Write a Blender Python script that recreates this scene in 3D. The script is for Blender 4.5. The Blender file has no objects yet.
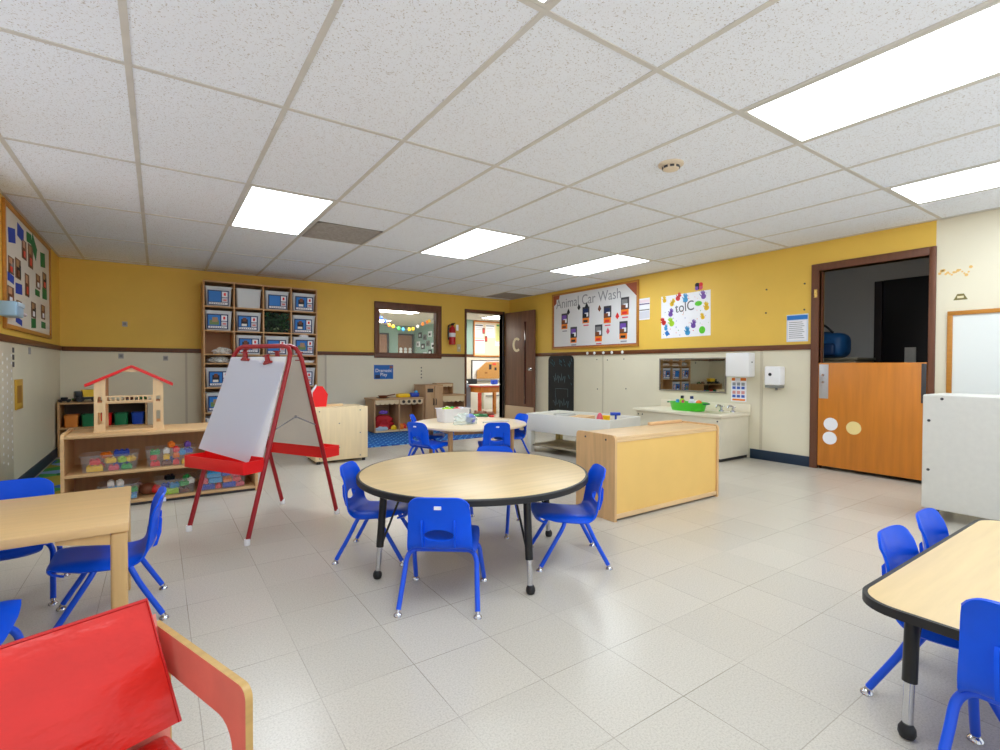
import bpy, bmesh, math, random
from mathutils import Vector, Matrix
random.seed(7)
C = bpy.context.scene.collection
PI = math.pi
XR, XL, YB, ZC = 5.42, -0.93, 7.6, 2.25        # right wall, left wall, back wall, ceiling

# ------------------------------------------------------------------ materials
def lin(c):
    r = []
    for v in c[:3]:
        v = v / 255.0
        r.append(v / 12.92 if v <= 0.04045 else ((v + 0.055) / 1.055) ** 2.4)
    return (r[0], r[1], r[2], 1.0)
_M = {}
def mat(name, rgb, rough=0.5, metal=0.0, var=0.0, scale=6.0, stretch=(1, 1, 1), spec=0.5, bump=0.0, coat=0.0, bdist=0.01):
    """plain or gently mottled principled material"""
    if name in _M: return _M[name]
    m = bpy.data.materials.new(name); m.use_nodes = True
    nt = m.node_tree; b = nt.nodes['Principled BSDF']
    b.inputs['Base Color'].default_value = lin(rgb)
    b.inputs['Roughness'].default_value = rough
    b.inputs['Metallic'].default_value = metal
    b.inputs['Specular IOR Level'].default_value = spec
    b.inputs['Coat Weight'].default_value = coat
    if var or bump:
        tc = nt.nodes.new('ShaderNodeTexCoord'); mp = nt.nodes.new('ShaderNodeMapping')
        mp.inputs['Scale'].default_value = stretch
        nz = nt.nodes.new('ShaderNodeTexNoise'); nz.inputs['Scale'].default_value = scale
        nz.inputs['Detail'].default_value = 4
        nt.links.new(tc.outputs['Object'], mp.inputs[0]); nt.links.new(mp.outputs[0], nz.inputs['Vector'])
        if var:
            rp = nt.nodes.new('ShaderNodeValToRGB')
            c = lin(rgb)
            rp.color_ramp.elements[0].position = 0.3; rp.color_ramp.elements[1].position = 0.7
            rp.color_ramp.elements[0].color = [max(0, x * (1 - var)) for x in c[:3]] + [1]
            rp.color_ramp.elements[1].color = [min(1, x * (1 + var)) for x in c[:3]] + [1]
            nt.links.new(nz.outputs['Fac'], rp.inputs[0]); nt.links.new(rp.outputs[0], b.inputs['Base Color'])
        if bump:
            bp = nt.nodes.new('ShaderNodeBump'); bp.inputs['Strength'].default_value = bump; bp.inputs['Distance'].default_value = bdist
            nt.links.new(nz.outputs['Fac'], bp.inputs['Height']); nt.links.new(bp.outputs[0], b.inputs['Normal'])
    _M[name] = m
    return m
def emit(name, rgb, s):
    m = bpy.data.materials.new(name); m.use_nodes = True; nt = m.node_tree
    b = nt.nodes['Principled BSDF']; b.inputs['Base Color'].default_value = lin((240, 240, 240))
    b.inputs['Emission Color'].default_value = lin(rgb); b.inputs['Emission Strength'].default_value = s
    return m
def clear(name, rgb, op, rough=0.12):
    """see-through plastic: part clear, part tinted shell"""
    m = bpy.data.materials.new(name); m.use_nodes = True; nt = m.node_tree
    b = nt.nodes['Principled BSDF']; b.inputs['Base Color'].default_value = lin(rgb); b.inputs['Roughness'].default_value = rough
    t = nt.nodes.new('ShaderNodeBsdfTransparent'); mx = nt.nodes.new('ShaderNodeMixShader'); mx.inputs[0].default_value = op
    o = nt.nodes['Material Output']
    nt.links.new(t.outputs[0], mx.inputs[1]); nt.links.new(b.outputs[0], mx.inputs[2]); nt.links.new(mx.outputs[0], o.inputs[0])
    return m

def floor_material():
    m = bpy.data.materials.new('vinyl_tile_floor'); m.use_nodes = True; nt = m.node_tree; N = nt.nodes.new; L = nt.links.new
    b = nt.nodes['Principled BSDF']
    tc = N('ShaderNodeTexCoord'); sep = N('ShaderNodeSeparateXYZ'); L(tc.outputs['Object'], sep.inputs[0])
    def math_(op, a, bb=None):
        n = N('ShaderNodeMath'); n.operation = op
        for i, v in enumerate((a, bb)):
            if v is None: continue
            if isinstance(v, (int, float)): n.inputs[i].default_value = v
            else: L(v, n.inputs[i])
        return n.outputs[0]
    T = 0.3048
    fx = math_('DIVIDE', math_('SUBTRACT', sep.outputs[0], 1.008), T)
    fy = math_('DIVIDE', math_('SUBTRACT', sep.outputs[1], 0.922), T)
    def edge(f):
        fr = math_('FRACT', f); d = math_('MINIMUM', fr, math_('SUBTRACT', 1.0, fr))
        return math_('LESS_THAN', d, 0.0048)
    line = math_('MAXIMUM', edge(fx), edge(fy))
    cell = N('ShaderNodeCombineXYZ'); L(math_('FLOOR', fx), cell.inputs[0]); L(math_('FLOOR', fy), cell.inputs[1])
    wn = N('ShaderNodeTexWhiteNoise'); wn.noise_dimensions = '3D'; L(cell.outputs[0], wn.inputs['Vector'])
    sp = N('ShaderNodeTexNoise'); sp.inputs['Scale'].default_value = 170; sp.inputs['Detail'].default_value = 6; sp.inputs['Roughness'].default_value = 0.75
    L(tc.outputs['Object'], sp.inputs['Vector'])
    sm = N('ShaderNodeTexNoise'); sm.inputs['Scale'].default_value = 1.1; sm.inputs['Detail'].default_value = 2
    L(tc.outputs['Object'], sm.inputs['Vector'])
    rp = N('ShaderNodeValToRGB'); rp.color_ramp.elements[0].position = 0.34; rp.color_ramp.elements[1].position = 0.55
    rp.color_ramp.elements[0].color = lin((184, 177, 164)); rp.color_ramp.elements[1].color = lin((208, 202, 190))
    L(sp.outputs['Fac'], rp.inputs[0])
    k = math_('ADD', math_('MULTIPLY', wn.outputs['Value'], 0.07), math_('ADD', math_('MULTIPLY', sm.outputs['Fac'], 0.04), 0.93))
    mul = N('ShaderNodeVectorMath'); mul.operation = 'SCALE'; L(rp.outputs[0], mul.inputs[0]); L(k, mul.inputs['Scale'])
    mx = N('ShaderNodeMix'); mx.data_type = 'RGBA'; L(line, mx.inputs['Factor']); L(mul.outputs[0], mx.inputs['A'])
    # seams hardly show between some tiles
    wn2 = N('ShaderNodeTexNoise'); wn2.inputs['Scale'].default_value = 1.6; L(tc.outputs['Object'], wn2.inputs['Vector'])
    sc = N('ShaderNodeMapRange'); sc.inputs['From Min'].default_value = 0.38; sc.inputs['From Max'].default_value = 0.62
    sc.inputs['To Min'].default_value = 0.12; sc.inputs['To Max'].default_value = 0.62
    L(wn2.outputs['Fac'], sc.inputs['Value']); L(math_('MULTIPLY', line, sc.outputs[0]), mx.inputs['Factor'])
    mx.inputs['B'].default_value = lin((112, 100, 84))
    L(mx.outputs['Result'], b.inputs['Base Color'])
    rr = N('ShaderNodeMapRange'); rr.inputs['To Min'].default_value = 0.22; rr.inputs['To Max'].default_value = 0.28
    L(sm.outputs['Fac'], rr.inputs['Value']); L(rr.outputs[0], b.inputs['Roughness'])
    b.inputs['Specular IOR Level'].default_value = 0.4
    return m
def ceiling_material():
    m = bpy.data.materials.new('acoustic_tile'); m.use_nodes = True; nt = m.node_tree; N = nt.nodes.new; L = nt.links.new
    b = nt.nodes['Principled BSDF']; b.inputs['Roughness'].default_value = 0.9; b.inputs['Specular IOR Level'].default_value = 0.1
    tc = N('ShaderNodeTexCoord')
    a = N('ShaderNodeTexNoise'); a.inputs['Scale'].default_value = 150; a.inputs['Detail'].default_value = 3; a.inputs['Roughness'].default_value = 0.6
    L(tc.outputs['Object'], a.inputs['Vector'])
    rp = N('ShaderNodeValToRGB'); rp.color_ramp.elements[0].position = 0.31; rp.color_ramp.elements[1].position = 0.42
    rp.color_ramp.elements[0].color = lin((172, 164, 156)); rp.color_ramp.elements[1].color = lin((238, 244, 254))
    L(a.outputs['Fac'], rp.inputs[0]); L(rp.outputs[0], b.inputs['Base Color'])
    bp = N('ShaderNodeBump'); bp.inputs['Strength'].default_value = 0.25; bp.inputs['Distance'].default_value = 0.004
    L(a.outputs['Fac'], bp.inputs['Height']); L(bp.outputs[0], b.inputs['Normal'])
    return m
def wood(name, rgb, var=0.12, axis=0, rough=0.42, scale=5.0, coat=0.0):
    st = [14, 14, 14]; st[axis] = 1.2
    return mat(name, rgb, rough, 0, var, scale * 0.55, tuple(st), coat=coat)

YELLOW = mat('yellow_paint', (233, 192, 82), 0.55, 0, 0.03, 3)
BEIGE = mat('beige_panel', (226, 219, 196), 0.4, 0, 0.03, 2)
RAIL = wood('brown_rail', (104, 58, 28), 0.2, 1)
FRAME = wood('brown_frame', (104, 62, 40), 0.18, 2)
NAVY = mat('navy_baseboard', (18, 42, 66), 0.5)
MAPLE = wood('maple', (226, 190, 140), 0.07, 2)
MAPLEX = wood('maple_long_grain', (226, 192, 144), 0.07, 0)
BIRCH = wood('birch', (236, 214, 172), 0.05, 2)
LAM = wood('maple_laminate', (220, 192, 142), 0.06, 0, 0.36, 4)
TAN = wood('tan_ply', (196, 152, 102), 0.08, 2)
YBACK = mat('yellow_back_panel', (236, 194, 112), 0.45, 0, 0.03, 4)
BLACK = mat('black_rubber', (22, 22, 24), 0.45)
BLACKM = mat('black_metal', (16, 16, 18), 0.35)
CHROME = mat('chrome', (205, 205, 208), 0.18, 1.0)
BLUE = mat('blue_plastic', (0, 84, 230), 0.36, 0, 0.03, 20, spec=0.25)
BLUEM = mat('blue_metal', (2, 82, 224), 0.32)
REDM = mat('red_metal', (158, 16, 26), 0.3)
REDP = mat('red_plastic', (236, 14, 16), 0.4)
WHITE = mat('white', (240, 240, 242), 0.5)
PAPER = mat('paper', (242, 243, 250), 0.7)
OFFW = mat('off_white_board', (226, 224, 212), 0.45, 0, 0.03, 5)
GREYW = mat('grey_white_laminate', (212, 211, 205), 0.45, 0, 0.025, 30)
GREY = mat('grey', (130, 130, 132), 0.5)
DGREY = mat('dark_grey', (60, 60, 64), 0.5)
VINYL = mat('red_vinyl', (214, 38, 28), 0.33, 0, 0.07, 9, (1, 1, 1.8), bump=0.7, bdist=0.014)
PINKLAM = mat('red_laminate', (224, 138, 122), 0.4, 0, 0.07, 12)
EDGEW = wood('ply_edge', (196, 158, 92), 0.12, 0)
ORANGEW = wood('orange_door_wood', (204, 124, 36), 0.1, 2, 0.38, 3)
WALNUT = wood('walnut_door', (122, 84, 66), 0.2, 2, 0.4, 3)
NAVYC = mat('navy_card', (22, 44, 96), 0.5)
SKYB = mat('blue_card', (30, 120, 205), 0.5)
REDC = mat('red_card', (200, 40, 50), 0.5)
INK = mat('ink', (40, 40, 48), 0.7)
GREYINK = mat('grey_ink', (150, 152, 158), 0.7)
GRID = mat('ceiling_bar', (206, 204, 199), 0.5, 0, 0.06, 8)
TEAL = mat('teal_paint', (158, 188, 180), 0.6)
CORK = mat('cork', (190, 140, 78), 0.8, 0, 0.1, 60)
CREAMB = mat('cream_backing', (232, 214, 188), 0.7)
RUSTB = mat('rust_backing', (160, 84, 56), 0.7)
BWOOD = wood('orange_frame_wood', (186, 124, 44), 0.1, 0)
GREENP = mat('green_plastic', (70, 200, 40), 0.35)
DGREEN = mat('dark_green', (20, 120, 74), 0.45)
ORANGE = mat('orange_plastic', (222, 132, 50), 0.45)
COLS = {'red': mat('brick_red', (226, 44, 44), 0.4), 'yellow': mat('brick_yellow', (244, 200, 20), 0.4), 'blue': mat('brick_blue', (30, 70, 190), 0.4),
        'green': mat('brick_green', (50, 170, 80), 0.4), 'orange': mat('brick_orange', (240, 130, 30), 0.4), 'sky blue': mat('brick_sky', (60, 160, 220), 0.4),
        'lime': mat('brick_lime', (170, 220, 40), 0.4), 'pink': mat('brick_pink', (220, 90, 110), 0.4), 'white': mat('brick_white', (236, 234, 230), 0.4),
        'black': mat('brick_black', (24, 24, 28), 0.4), 'purple': mat('brick_purple', (120, 80, 180), 0.4), 'brown': mat('brick_brown', (120, 66, 40), 0.5)}
CLEARP = clear('clear_bin_plastic', (232, 236, 242), 0.085)
MILKY = clear('milky_bin_plastic', (226, 230, 234), 0.80, 0.35)
GLASS = clear('window_glass', (235, 242, 240), 0.06, 0.02)
MIRROR = mat('mirror_glass', (210, 214, 208), 0.02, 1.0)
BAGP = clear('clear_bag', (220, 235, 225), 0.4)

# ------------------------------------------------------------------ mesh builder
class MB:
    def __init__(s):
        s.bm = bmesh.new(); s.mats = []
    def slot(s, m):
        if m not in s.mats: s.mats.append(m)
        return s.mats.index(m)
    def raw(s, vs, fs, m, M=None):
        k = s.slot(m)
        bv = [s.bm.verts.new((M @ Vector(v)) if M else v) for v in vs]
        for f in fs:
            try:
                q = s.bm.faces.new([bv[i] for i in f]); q.material_index = k
            except ValueError: pass
        return s
    def merge(s, bm2, m, M=None):
        bm2.verts.index_update()
        s.raw([v.co.copy() for v in bm2.verts], [[v.index for v in f.verts] for f in bm2.faces], m, M)
        bm2.free(); return s
    def box(s, x0, x1, y0, y1, z0, z1, m, bev=0.0, M=None, segs=2):
        if not bev:
            vs = [(x, y, z) for z in (z0, z1) for y in (y0, y1) for x in (x0, x1)]
            return s.raw(vs, [(0, 2, 3, 1), (4, 5, 7, 6), (0, 1, 5, 4), (2, 6, 7, 3), (0, 4, 6, 2), (1, 3, 7, 5)], m, M)
        b = bmesh.new(); bmesh.ops.create_cube(b, size=1.0)
        for v in b.verts:
            v.co = Vector((x0 + (v.co.x + .5) * (x1 - x0), y0 + (v.co.y + .5) * (y1 - y0), z0 + (v.co.z + .5) * (z1 - z0)))
        bmesh.ops.bevel(b, geom=b.edges[:], offset=bev, segments=segs, profile=0.5, affect='EDGES')
        return s.merge(b, m, M)
    def prism(s, poly, axis, a0, a1, m, M=None):
        def p(q, a):
            return {'x': (a, q[0], q[1]), 'y': (q[0], a, q[1]), 'z': (q[0], q[1], a)}[axis]
        n = len(poly); vs = [p(q, a0) for q in poly] + [p(q, a1) for q in poly]
        fs = [tuple(range(n))[::-1], tuple(range(n, 2 * n))] + [(i, (i + 1) % n, n + (i + 1) % n, n + i) for i in range(n)]
        b = bmesh.new(); bv = [b.verts.new(v) for v in vs]
        for f in fs: b.faces.new([bv[i] for i in f])
        bmesh.ops.recalc_face_normals(b, faces=b.faces[:])
        return s.merge(b, m, M)
    def tube(s, pts, r, m, segs=10, M=None, caps=True, closed=False):
        pts = [Vector(p) for p in pts]; n = len(pts); vs = []; fs = []
        rr = r if isinstance(r, (list, tuple)) else [r] * n
        up = None
        for i, p in enumerate(pts):
            a = pts[(i - 1) % n] if (closed or i > 0) else p; b = pts[(i + 1) % n] if (closed or i < n - 1) else p
            t = (b - a).normalized()
            if up is None:
                up = Vector((0, 0, 1)) if abs(t.z) < .9 else Vector((1, 0, 0))
            u = t.cross(up).normalized(); w = u.cross(t).normalized(); up = w
            for k in range(segs):
                an = 2 * PI * k / segs
                vs.append(p + (u * math.cos(an) + w * math.sin(an)) * rr[i])
        for i in range(n if closed else n - 1):
            j = (i + 1) % n
            for k in range(segs):
                k2 = (k + 1) % segs
                fs.append((i * segs + k, i * segs + k2, j * segs + k2, j * segs + k))
        if caps and not closed:
            fs.append(tuple(range(segs))[::-1]); fs.append(tuple((n - 1) * segs + k for k in range(segs)))
        b = bmesh.new(); bv = [b.verts.new(v) for v in vs]
        for f in fs: b.faces.new([bv[i] for i in f])
        bmesh.ops.recalc_face_normals(b, faces=b.faces[:])
        return s.merge(b, m, M)
    def lathe(s, prof, m, c=(0, 0, 0), segs=24, sx=1, sy=1, M=None, caps=True):
        vs = []; fs = []; n = len(prof)
        for r, z in prof:
            for k in range(segs):
                a = 2 * PI * k / segs
                vs.append((c[0] + r * sx * math.cos(a), c[1] + r * sy * math.sin(a), c[2] + z))
        for i in range(n - 1):
            for k in range(segs):
                k2 = (k + 1) % segs
                fs.append((i * segs + k, i * segs + k2, (i + 1) * segs + k2, (i + 1) * segs + k))
        if caps: fs.append(tuple(range(segs))[::-1]); fs.append(tuple((n - 1) * segs + k for k in range(segs)))
        return s.raw(vs, fs, m, M)
    def cyl(s, p0, p1, r, m, segs=16, M=None):
        return s.tube([p0, p1], r, m, segs, M)
    def ball(s, c, r, m, sc=(1, 1, 1), M=None, u=14, v=9):
        b = bmesh.new(); bmesh.ops.create_uvsphere(b, u_segments=u, v_segments=v, radius=1)
        for q in b.verts: q.co = Vector((c[0] + q.co.x * r * sc[0], c[1] + q.co.y * r * sc[1], c[2] + q.co.z * r * sc[2]))
        return s.merge(b, m, M)
    def rect(s, x0, x1, y0, y1, z, m, t=0.0012):
        return s.box(x0, x1, y0, y1, z, z + t, m)
    def disc(s, x, y, z, r, m, t=0.0012, segs=16):
        return s.lathe([(r, 0), (r, t)], m, (x, y, z), segs)
    def build(s, name, parent=None, smooth=35):
        me = bpy.data.meshes.new(name)
        bmesh.ops.recalc_face_normals(s.bm, faces=s.bm.faces[:])
        s.bm.to_mesh(me); s.bm.free()
        for m in s.mats: me.materials.append(m)
        if smooth:
            me.polygons.foreach_set('use_smooth', [True] * len(me.polygons)); me.set_sharp_from_angle(angle=math.radians(smooth))
        o = bpy.data.objects.new(name, me); C.objects.link(o)
        if parent: o.parent = parent
        return o
def spline(pts, n=8):
    """Catmull-Rom through the points"""
    P = [Vector(p) for p in pts]; P = [P[0] * 2 - P[1]] + P + [P[-1] * 2 - P[-2]]; out = []
    for i in range(1, len(P) - 2):
        for k in range(n):
            t = k / n; a, b, c, d = P[i - 1], P[i], P[i + 1], P[i + 2]
            out.append(0.5 * ((2 * b) + (c - a) * t + (2 * a - 5 * b + 4 * c - d) * t * t + (-a + 3 * b - 3 * c + d) * t ** 3))
    out.append(P[-2]); return out

def tag(o, label, cat, group=None, kind=None):
    o['label'] = label; o['category'] = cat
    if group: o['group'] = group
    if kind: o['kind'] = kind
    return o
def thing(name, label, cat, loc=(0, 0, 0), rz=0.0, group=None, M=None):
    o = bpy.data.objects.new(name, None); C.objects.link(o); o.empty_display_size = 0.05
    if M is not None: o.matrix_world = M
    else:
        o.location = loc; o.rotation_euler = (0, 0, rz)
    return tag(o, label, cat, group)
def struct(o):
    o['kind'] = 'structure'; return o
def copy_tree(o, parent=None):
    c = o.copy(); C.objects.link(c)
    if parent: c.parent = parent
    for ch in list(o.children): copy_tree(ch, c)
    return c
def wallM(w, h, z, off=0.0):
    """frame on a wall: local X to the viewer's right, Y up, Z out of the wall"""
    if w == 'R': cols, loc = ((0, -1, 0), (0, 0, 1), (-1, 0, 0)), (XR - off, h, z)
    elif w == 'B': cols, loc = ((1, 0, 0), (0, 0, 1), (0, -1, 0)), (h, YB - off, z)
    else: cols, loc = ((0, 1, 0), (0, 0, 1), (1, 0, 0)), (XL + off, h, z)
    return Matrix(((cols[0][0], cols[1][0], cols[2][0], loc[0]), (cols[0][1], cols[1][1], cols[2][1], loc[1]), (cols[0][2], cols[1][2], cols[2][2], loc[2]), (0, 0, 0, 1)))
def lettering(body, size, m, x, y, z, parent, name='lettering', align='CENTER', ext=0.0006, rot=0.0, sx=1.0):
    cu = bpy.data.curves.new(name, 'FONT'); cu.body = body; cu.size = size; cu.extrude = ext; cu.align_x = align
    t = bpy.data.objects.new(name, cu); C.objects.link(t)
    bpy.context.view_layer.update()
    me = bpy.data.meshes.new_from_object(t.evaluated_get(bpy.context.evaluated_depsgraph_get()))
    bpy.data.objects.remove(t); bpy.data.curves.remove(cu)
    me.materials.clear(); me.materials.append(m)
    me.transform(Matrix.Translation((x, y, z + ext)) @ Matrix.Rotation(rot, 4, 'Z') @ Matrix.Diagonal((sx, 1, 1, 1)))
    o = bpy.data.objects.new(name, me); C.objects.link(o); o.parent = parent
    return o
def wallthing(mb, name, label, cat, w, h, z, group=None, off=0.0, rot=0.0):
    o = mb.build(name); o.matrix_world = wallM(w, h, z, off) @ Matrix.Rotation(rot, 4, 'Z')
    return tag(o, label, cat, group)

# ------------------------------------------------------------------ camera
cam_d = bpy.data.cameras.new('camera'); cam = bpy.data.objects.new('camera', cam_d); C.objects.link(cam)
yaw, pit, rol = 0.600923, -0.0160030, 0.00280460
F = Vector((math.sin(yaw) * math.cos(pit), math.cos(yaw) * math.cos(pit), math.sin(pit)))
Rt = Vector((math.cos(yaw), -math.sin(yaw), 0)); U = Rt.cross(F)
R2 = Rt * math.cos(rol) + U * math.sin(rol); U2 = U * math.cos(rol) - Rt * math.sin(rol)
cam.matrix_world = Matrix(((R2.x, U2.x, -F.x, 0), (R2.y, U2.y, -F.y, 0), (R2.z, U2.z, -F.z, 1.0), (0, 0, 0, 1)))
cam_d.sensor_width = 36; cam_d.lens = 498.839 / 1000 * 36; cam_d.clip_start = 0.02; cam_d.clip_end = 100
bpy.context.scene.camera = cam

# ------------------------------------------------------------------ room shell
def wall_cells(name, axis, a, b, us, zs, holes, pick):
    """wall slab between planes a and b of an axis, cut into cells; holes are (u0,u1,z0,z1)"""
    mb = MB()
    for i in range(len(us) - 1):
        for k in range(len(zs) - 1):
            uc, zc = (us[i] + us[i + 1]) / 2, (zs[k] + zs[k + 1]) / 2
            if any(h[0] < uc < h[1] and h[2] < zc < h[3] for h in holes): continue
            m = pick(uc, zc)
            if axis == 'x': mb.box(a, b, us[i], us[i + 1], zs[k], zs[k + 1], m)
            else: mb.box(us[i], us[i + 1], a, b, zs[k], zs[k + 1], m)
    return struct(mb.build(name, smooth=0))
FLOORM = floor_material()
YF = -1.2                                           # front edge behind the camera; the wall is left out there to let light in
struct(MB().box(-1.1, 9.0, YF, 13.0, -0.06, 0.0, FLOORM).build('floor', smooth=0))
pick = lambda u, z: YELLOW if z > 1.2 else BEIGE
wall_cells('wall_left', 'x', XL - 0.12, XL, [YF, -.6, 1.3, 1.5, 3.4, 3.6, 4.6, YB + .1], [0, .8, 1.2, 2.1, ZC + .1], [(-.6, 1.3, .8, 2.1), (1.5, 3.4, .8, 2.1), (3.6, 4.6, .8, 2.1)], pick)
wall_cells('wall_back', 'y', YB, YB + 0.1, [XL, 2.88, 3.91, 4.485, 5.262, XR], [0, 1.2, 1.21, 1.93, 1.965, ZC + .1],
           [(2.88, 3.91, 1.2, 1.93), (4.485, 5.262, 0, 1.965)], pick)
wall_cells('wall_right', 'x', XR, XR + 0.1, [YF, 1.405, 1.445, 2.30, YB + .1], [0, 1.2, 1.96, ZC + .1],
           [(1.445, 2.30, 0, 1.96)], lambda u, z: BEIGE if (u < 1.405 or z < 1.2) else YELLOW)
ceil = struct(MB().box(XL, XR, YF, YB, ZC, ZC + .05, ceiling_material()).build('ceiling', smooth=0))
OX, OY, TX, TY = -0.7028, 2.5911, 0.6096, 1.2192
gm = MB()
for i in range(0, 11):
    x = OX + i * TX
    if XL < x < XR: gm.box(x - .0125, x + .0125, YF, YB, ZC - .004, ZC + .001, GRID)
for j in range(-4, 5):
    y = OY + j * TY
    if YF < y < YB: gm.box(XL, XR, y - .0115, y + .0115, ZC - .0045, ZC + .001, GRID)
gm.box(XL, XL + .02, YF, YB, ZC - .004, ZC + .001, GRID); gm.box(XR - .02, XR, YF, YB, ZC - .004, ZC + .001, GRID); gm.box(XL, XR, YB - .02, YB, ZC - .004, ZC + .001, GRID)
gm.build('ceiling_grid', ceil, smooth=0)

ntrim = [0]
def trim(mb):
    ntrim[0] += 1
    return struct(mb.build('trim_%d' % ntrim[0], smooth=30))
trim(MB().box(XL, XL + .018, 4.62, YB, 1.175, 1.228, RAIL, .004))
trim(MB().box(XL + .018, 2.80, YB - .018, YB, 1.172, 1.225, RAIL, .004))
trim(MB().box(3.99, 4.452, YB - .018, YB, 1.172, 1.225, RAIL, .004))
trim(MB().box(XR - .018, XR, 2.372, YB, 1.185, 1.24, RAIL, .004))
for nm, b in (('baseboard_left', (XL, XL + .012, YF, YB, 0, .10)), ('baseboard_back', (XL + .012, 4.452, YB - .012, YB, 0, .10)),
              ('baseboard_right', (XR - .012, XR, 2.372, 2.985, 0, .105)), ('baseboard_right', (XR - .012, XR, 4.37, 7.58, 0, .105)), ('baseboard_right', (XR - .012, XR, YF, 1.39, 0, .105))):
    struct(MB().box(*b, NAVY, .003).build(nm))
SEAM = mat('panel_joint_strip', (206, 197, 174), 0.45)
for y in (5.215, 2.87): trim(MB().box(XR - .005, XR, y - .014, y + .014, .11, 1.184, SEAM))
for x in (2.06, .30): trim(MB().box(x - .012, x + .012, YB - .004, YB, .11, 1.171, mat('back_joint_strip', (200, 190, 170), .5)))
# yellow paint drips and dark screw heads on the right-hand panels
sm = MB()
for y, z in ((5.34, 1.117), (5.13, 1.107), (4.816, 1.118), (5.326, .675), (4.775, .70), (2.877, .46), (2.825, 1.843), (2.829, 1.591), (2.44, 1.855), (2.441, 1.592)):
    sm.cyl((XR - .004, y, z), (XR, y, z), .009, DGREY, 8)
struct(sm.build('trim_20'))

# ---- windows added in the unseen part of the left wall to brighten the room
for n_w, (y0, y1) in enumerate(((-.6, 1.3), (1.5, 3.4), (3.6, 4.6))):
    f = MB()
    for b in ((y0, y1, .8, .84), (y0, y1, 2.06, 2.1), (y0, y0 + .04, .84, 2.06), (y1 - .04, y1, .84, 2.06), ((y0 + y1) / 2 - .02, (y0 + y1) / 2 + .02, .84, 2.06)):
        f.box(XL - .10, XL - .04, b[0], b[1], b[2], b[3], FRAME)
    o = struct(f.build('window_%d' % (n_w + 2))); MB().box(XL - .072, XL - .068, y0 + .04, y1 - .04, .84, 2.06, GLASS).build('pane', o, 0)
# ---- window into the hallway
wf = MB()
for b in ((2.806, 3.987, 1.93, 2.03), (2.806, 3.987, 1.14, 1.21), (2.806, 2.88, 1.21, 1.93), (3.91, 3.987, 1.21, 1.93)):
    wf.box(b[0], b[1], YB - .025, YB, b[2], b[3], FRAME, .004)
for b in ((2.88, 2.895, 1.21, 1.93), (3.895, 3.91, 1.21, 1.93), (2.895, 3.895, 1.21, 1.225), (2.895, 3.895, 1.915, 1.93)):
    wf.box(b[0], b[1], YB, YB + .1, b[2], b[3], FRAME)
win = struct(wf.build('window_1'))
MB().box(2.895, 3.895, YB + .06, YB + .064, 1.225, 1.915, GLASS).build('pane', win, smooth=0)

# ---- doorway in the back wall, door swung back along the right wall
df = MB()
df.box(4.452, 4.485, YB - .02, YB + .1, 0, 2.02, FRAME, .003); df.box(5.262, 5.30, YB - .02, YB + .1, 0, 2.02, mat('black_jamb', (38, 30, 28), .5), .003)
df.box(4.485, 5.262, YB - .02, YB + .1, 1.965, 2.02, FRAME, .003)
trim(df)
dl = struct(MB().box(0, .80, -.02, .02, .012, 1.99, WALNUT, .003).build('door_1'))
dl.location = (5.315, 7.565, 0); dl.rotation_euler = (0, 0, math.radians(-86.5))
sl = MB(); sl.box(.545, .60, -.024, .024, .35, 1.80, mat('slit_glass', (70, 22, 22), .12), .002); sl.box(.535, .545, -.026, .026, .34, 1.81, WALNUT); sl.box(.60, .61, -.026, .026, .34, 1.81, WALNUT)
sl.build('vision_panel', dl)
kn = MB()
for s in (-1, 1):
    kn.lathe([(.03, 0), (.03, .006), (.012, .012), (.012, .03), (.028, .04), (.03, .055), (.02, .066), (.001, .068)], CHROME, segs=18, M=Matrix.Translation((.735, s * .02, .96)) @ Matrix.Rotation(-s * PI / 2, 4, 'X'))
kn.build('doorknob', dl)
MB().box(.0, .80, -.024, -.02, .04, .30, mat('kick_plate', (206, 178, 146), .4), .001).build('kick_plate', dl)
# the letter C on the door, cream
cb = MB(); pts = []
for k in range(25):
    a = math.radians(48 + k * (264 / 24)); pts.append((.34 + .118 * math.cos(a), 1.40 + .130 * math.sin(a)))
inn = []
for k in range(25):
    a = math.radians(50 + k * (260 / 24)); inn.append((.34 + .062 * math.cos(a), 1.40 + .086 * math.sin(a)))
for k in range(24):
    cb.raw([(pts[k][0], -.023, pts[k][1]), (pts[k + 1][0], -.023, pts[k + 1][1]), (inn[k + 1][0], -.023, inn[k + 1][1]), (inn[k][0], -.023, inn[k][1]),
            (pts[k][0], -.020, pts[k][1]), (pts[k + 1][0], -.020, pts[k + 1][1]), (inn[k + 1][0], -.020, inn[k + 1][1]), (inn[k][0], -.020, inn[k][1])],
           [(0, 1, 2, 3), (0, 4, 5, 1), (3, 2, 6, 7), (4, 7, 6, 5), (0, 3, 7, 4), (1, 5, 6, 2)], mat('cream_letter', (246, 232, 200), .6))
cb.build('door_letter', dl)

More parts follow.
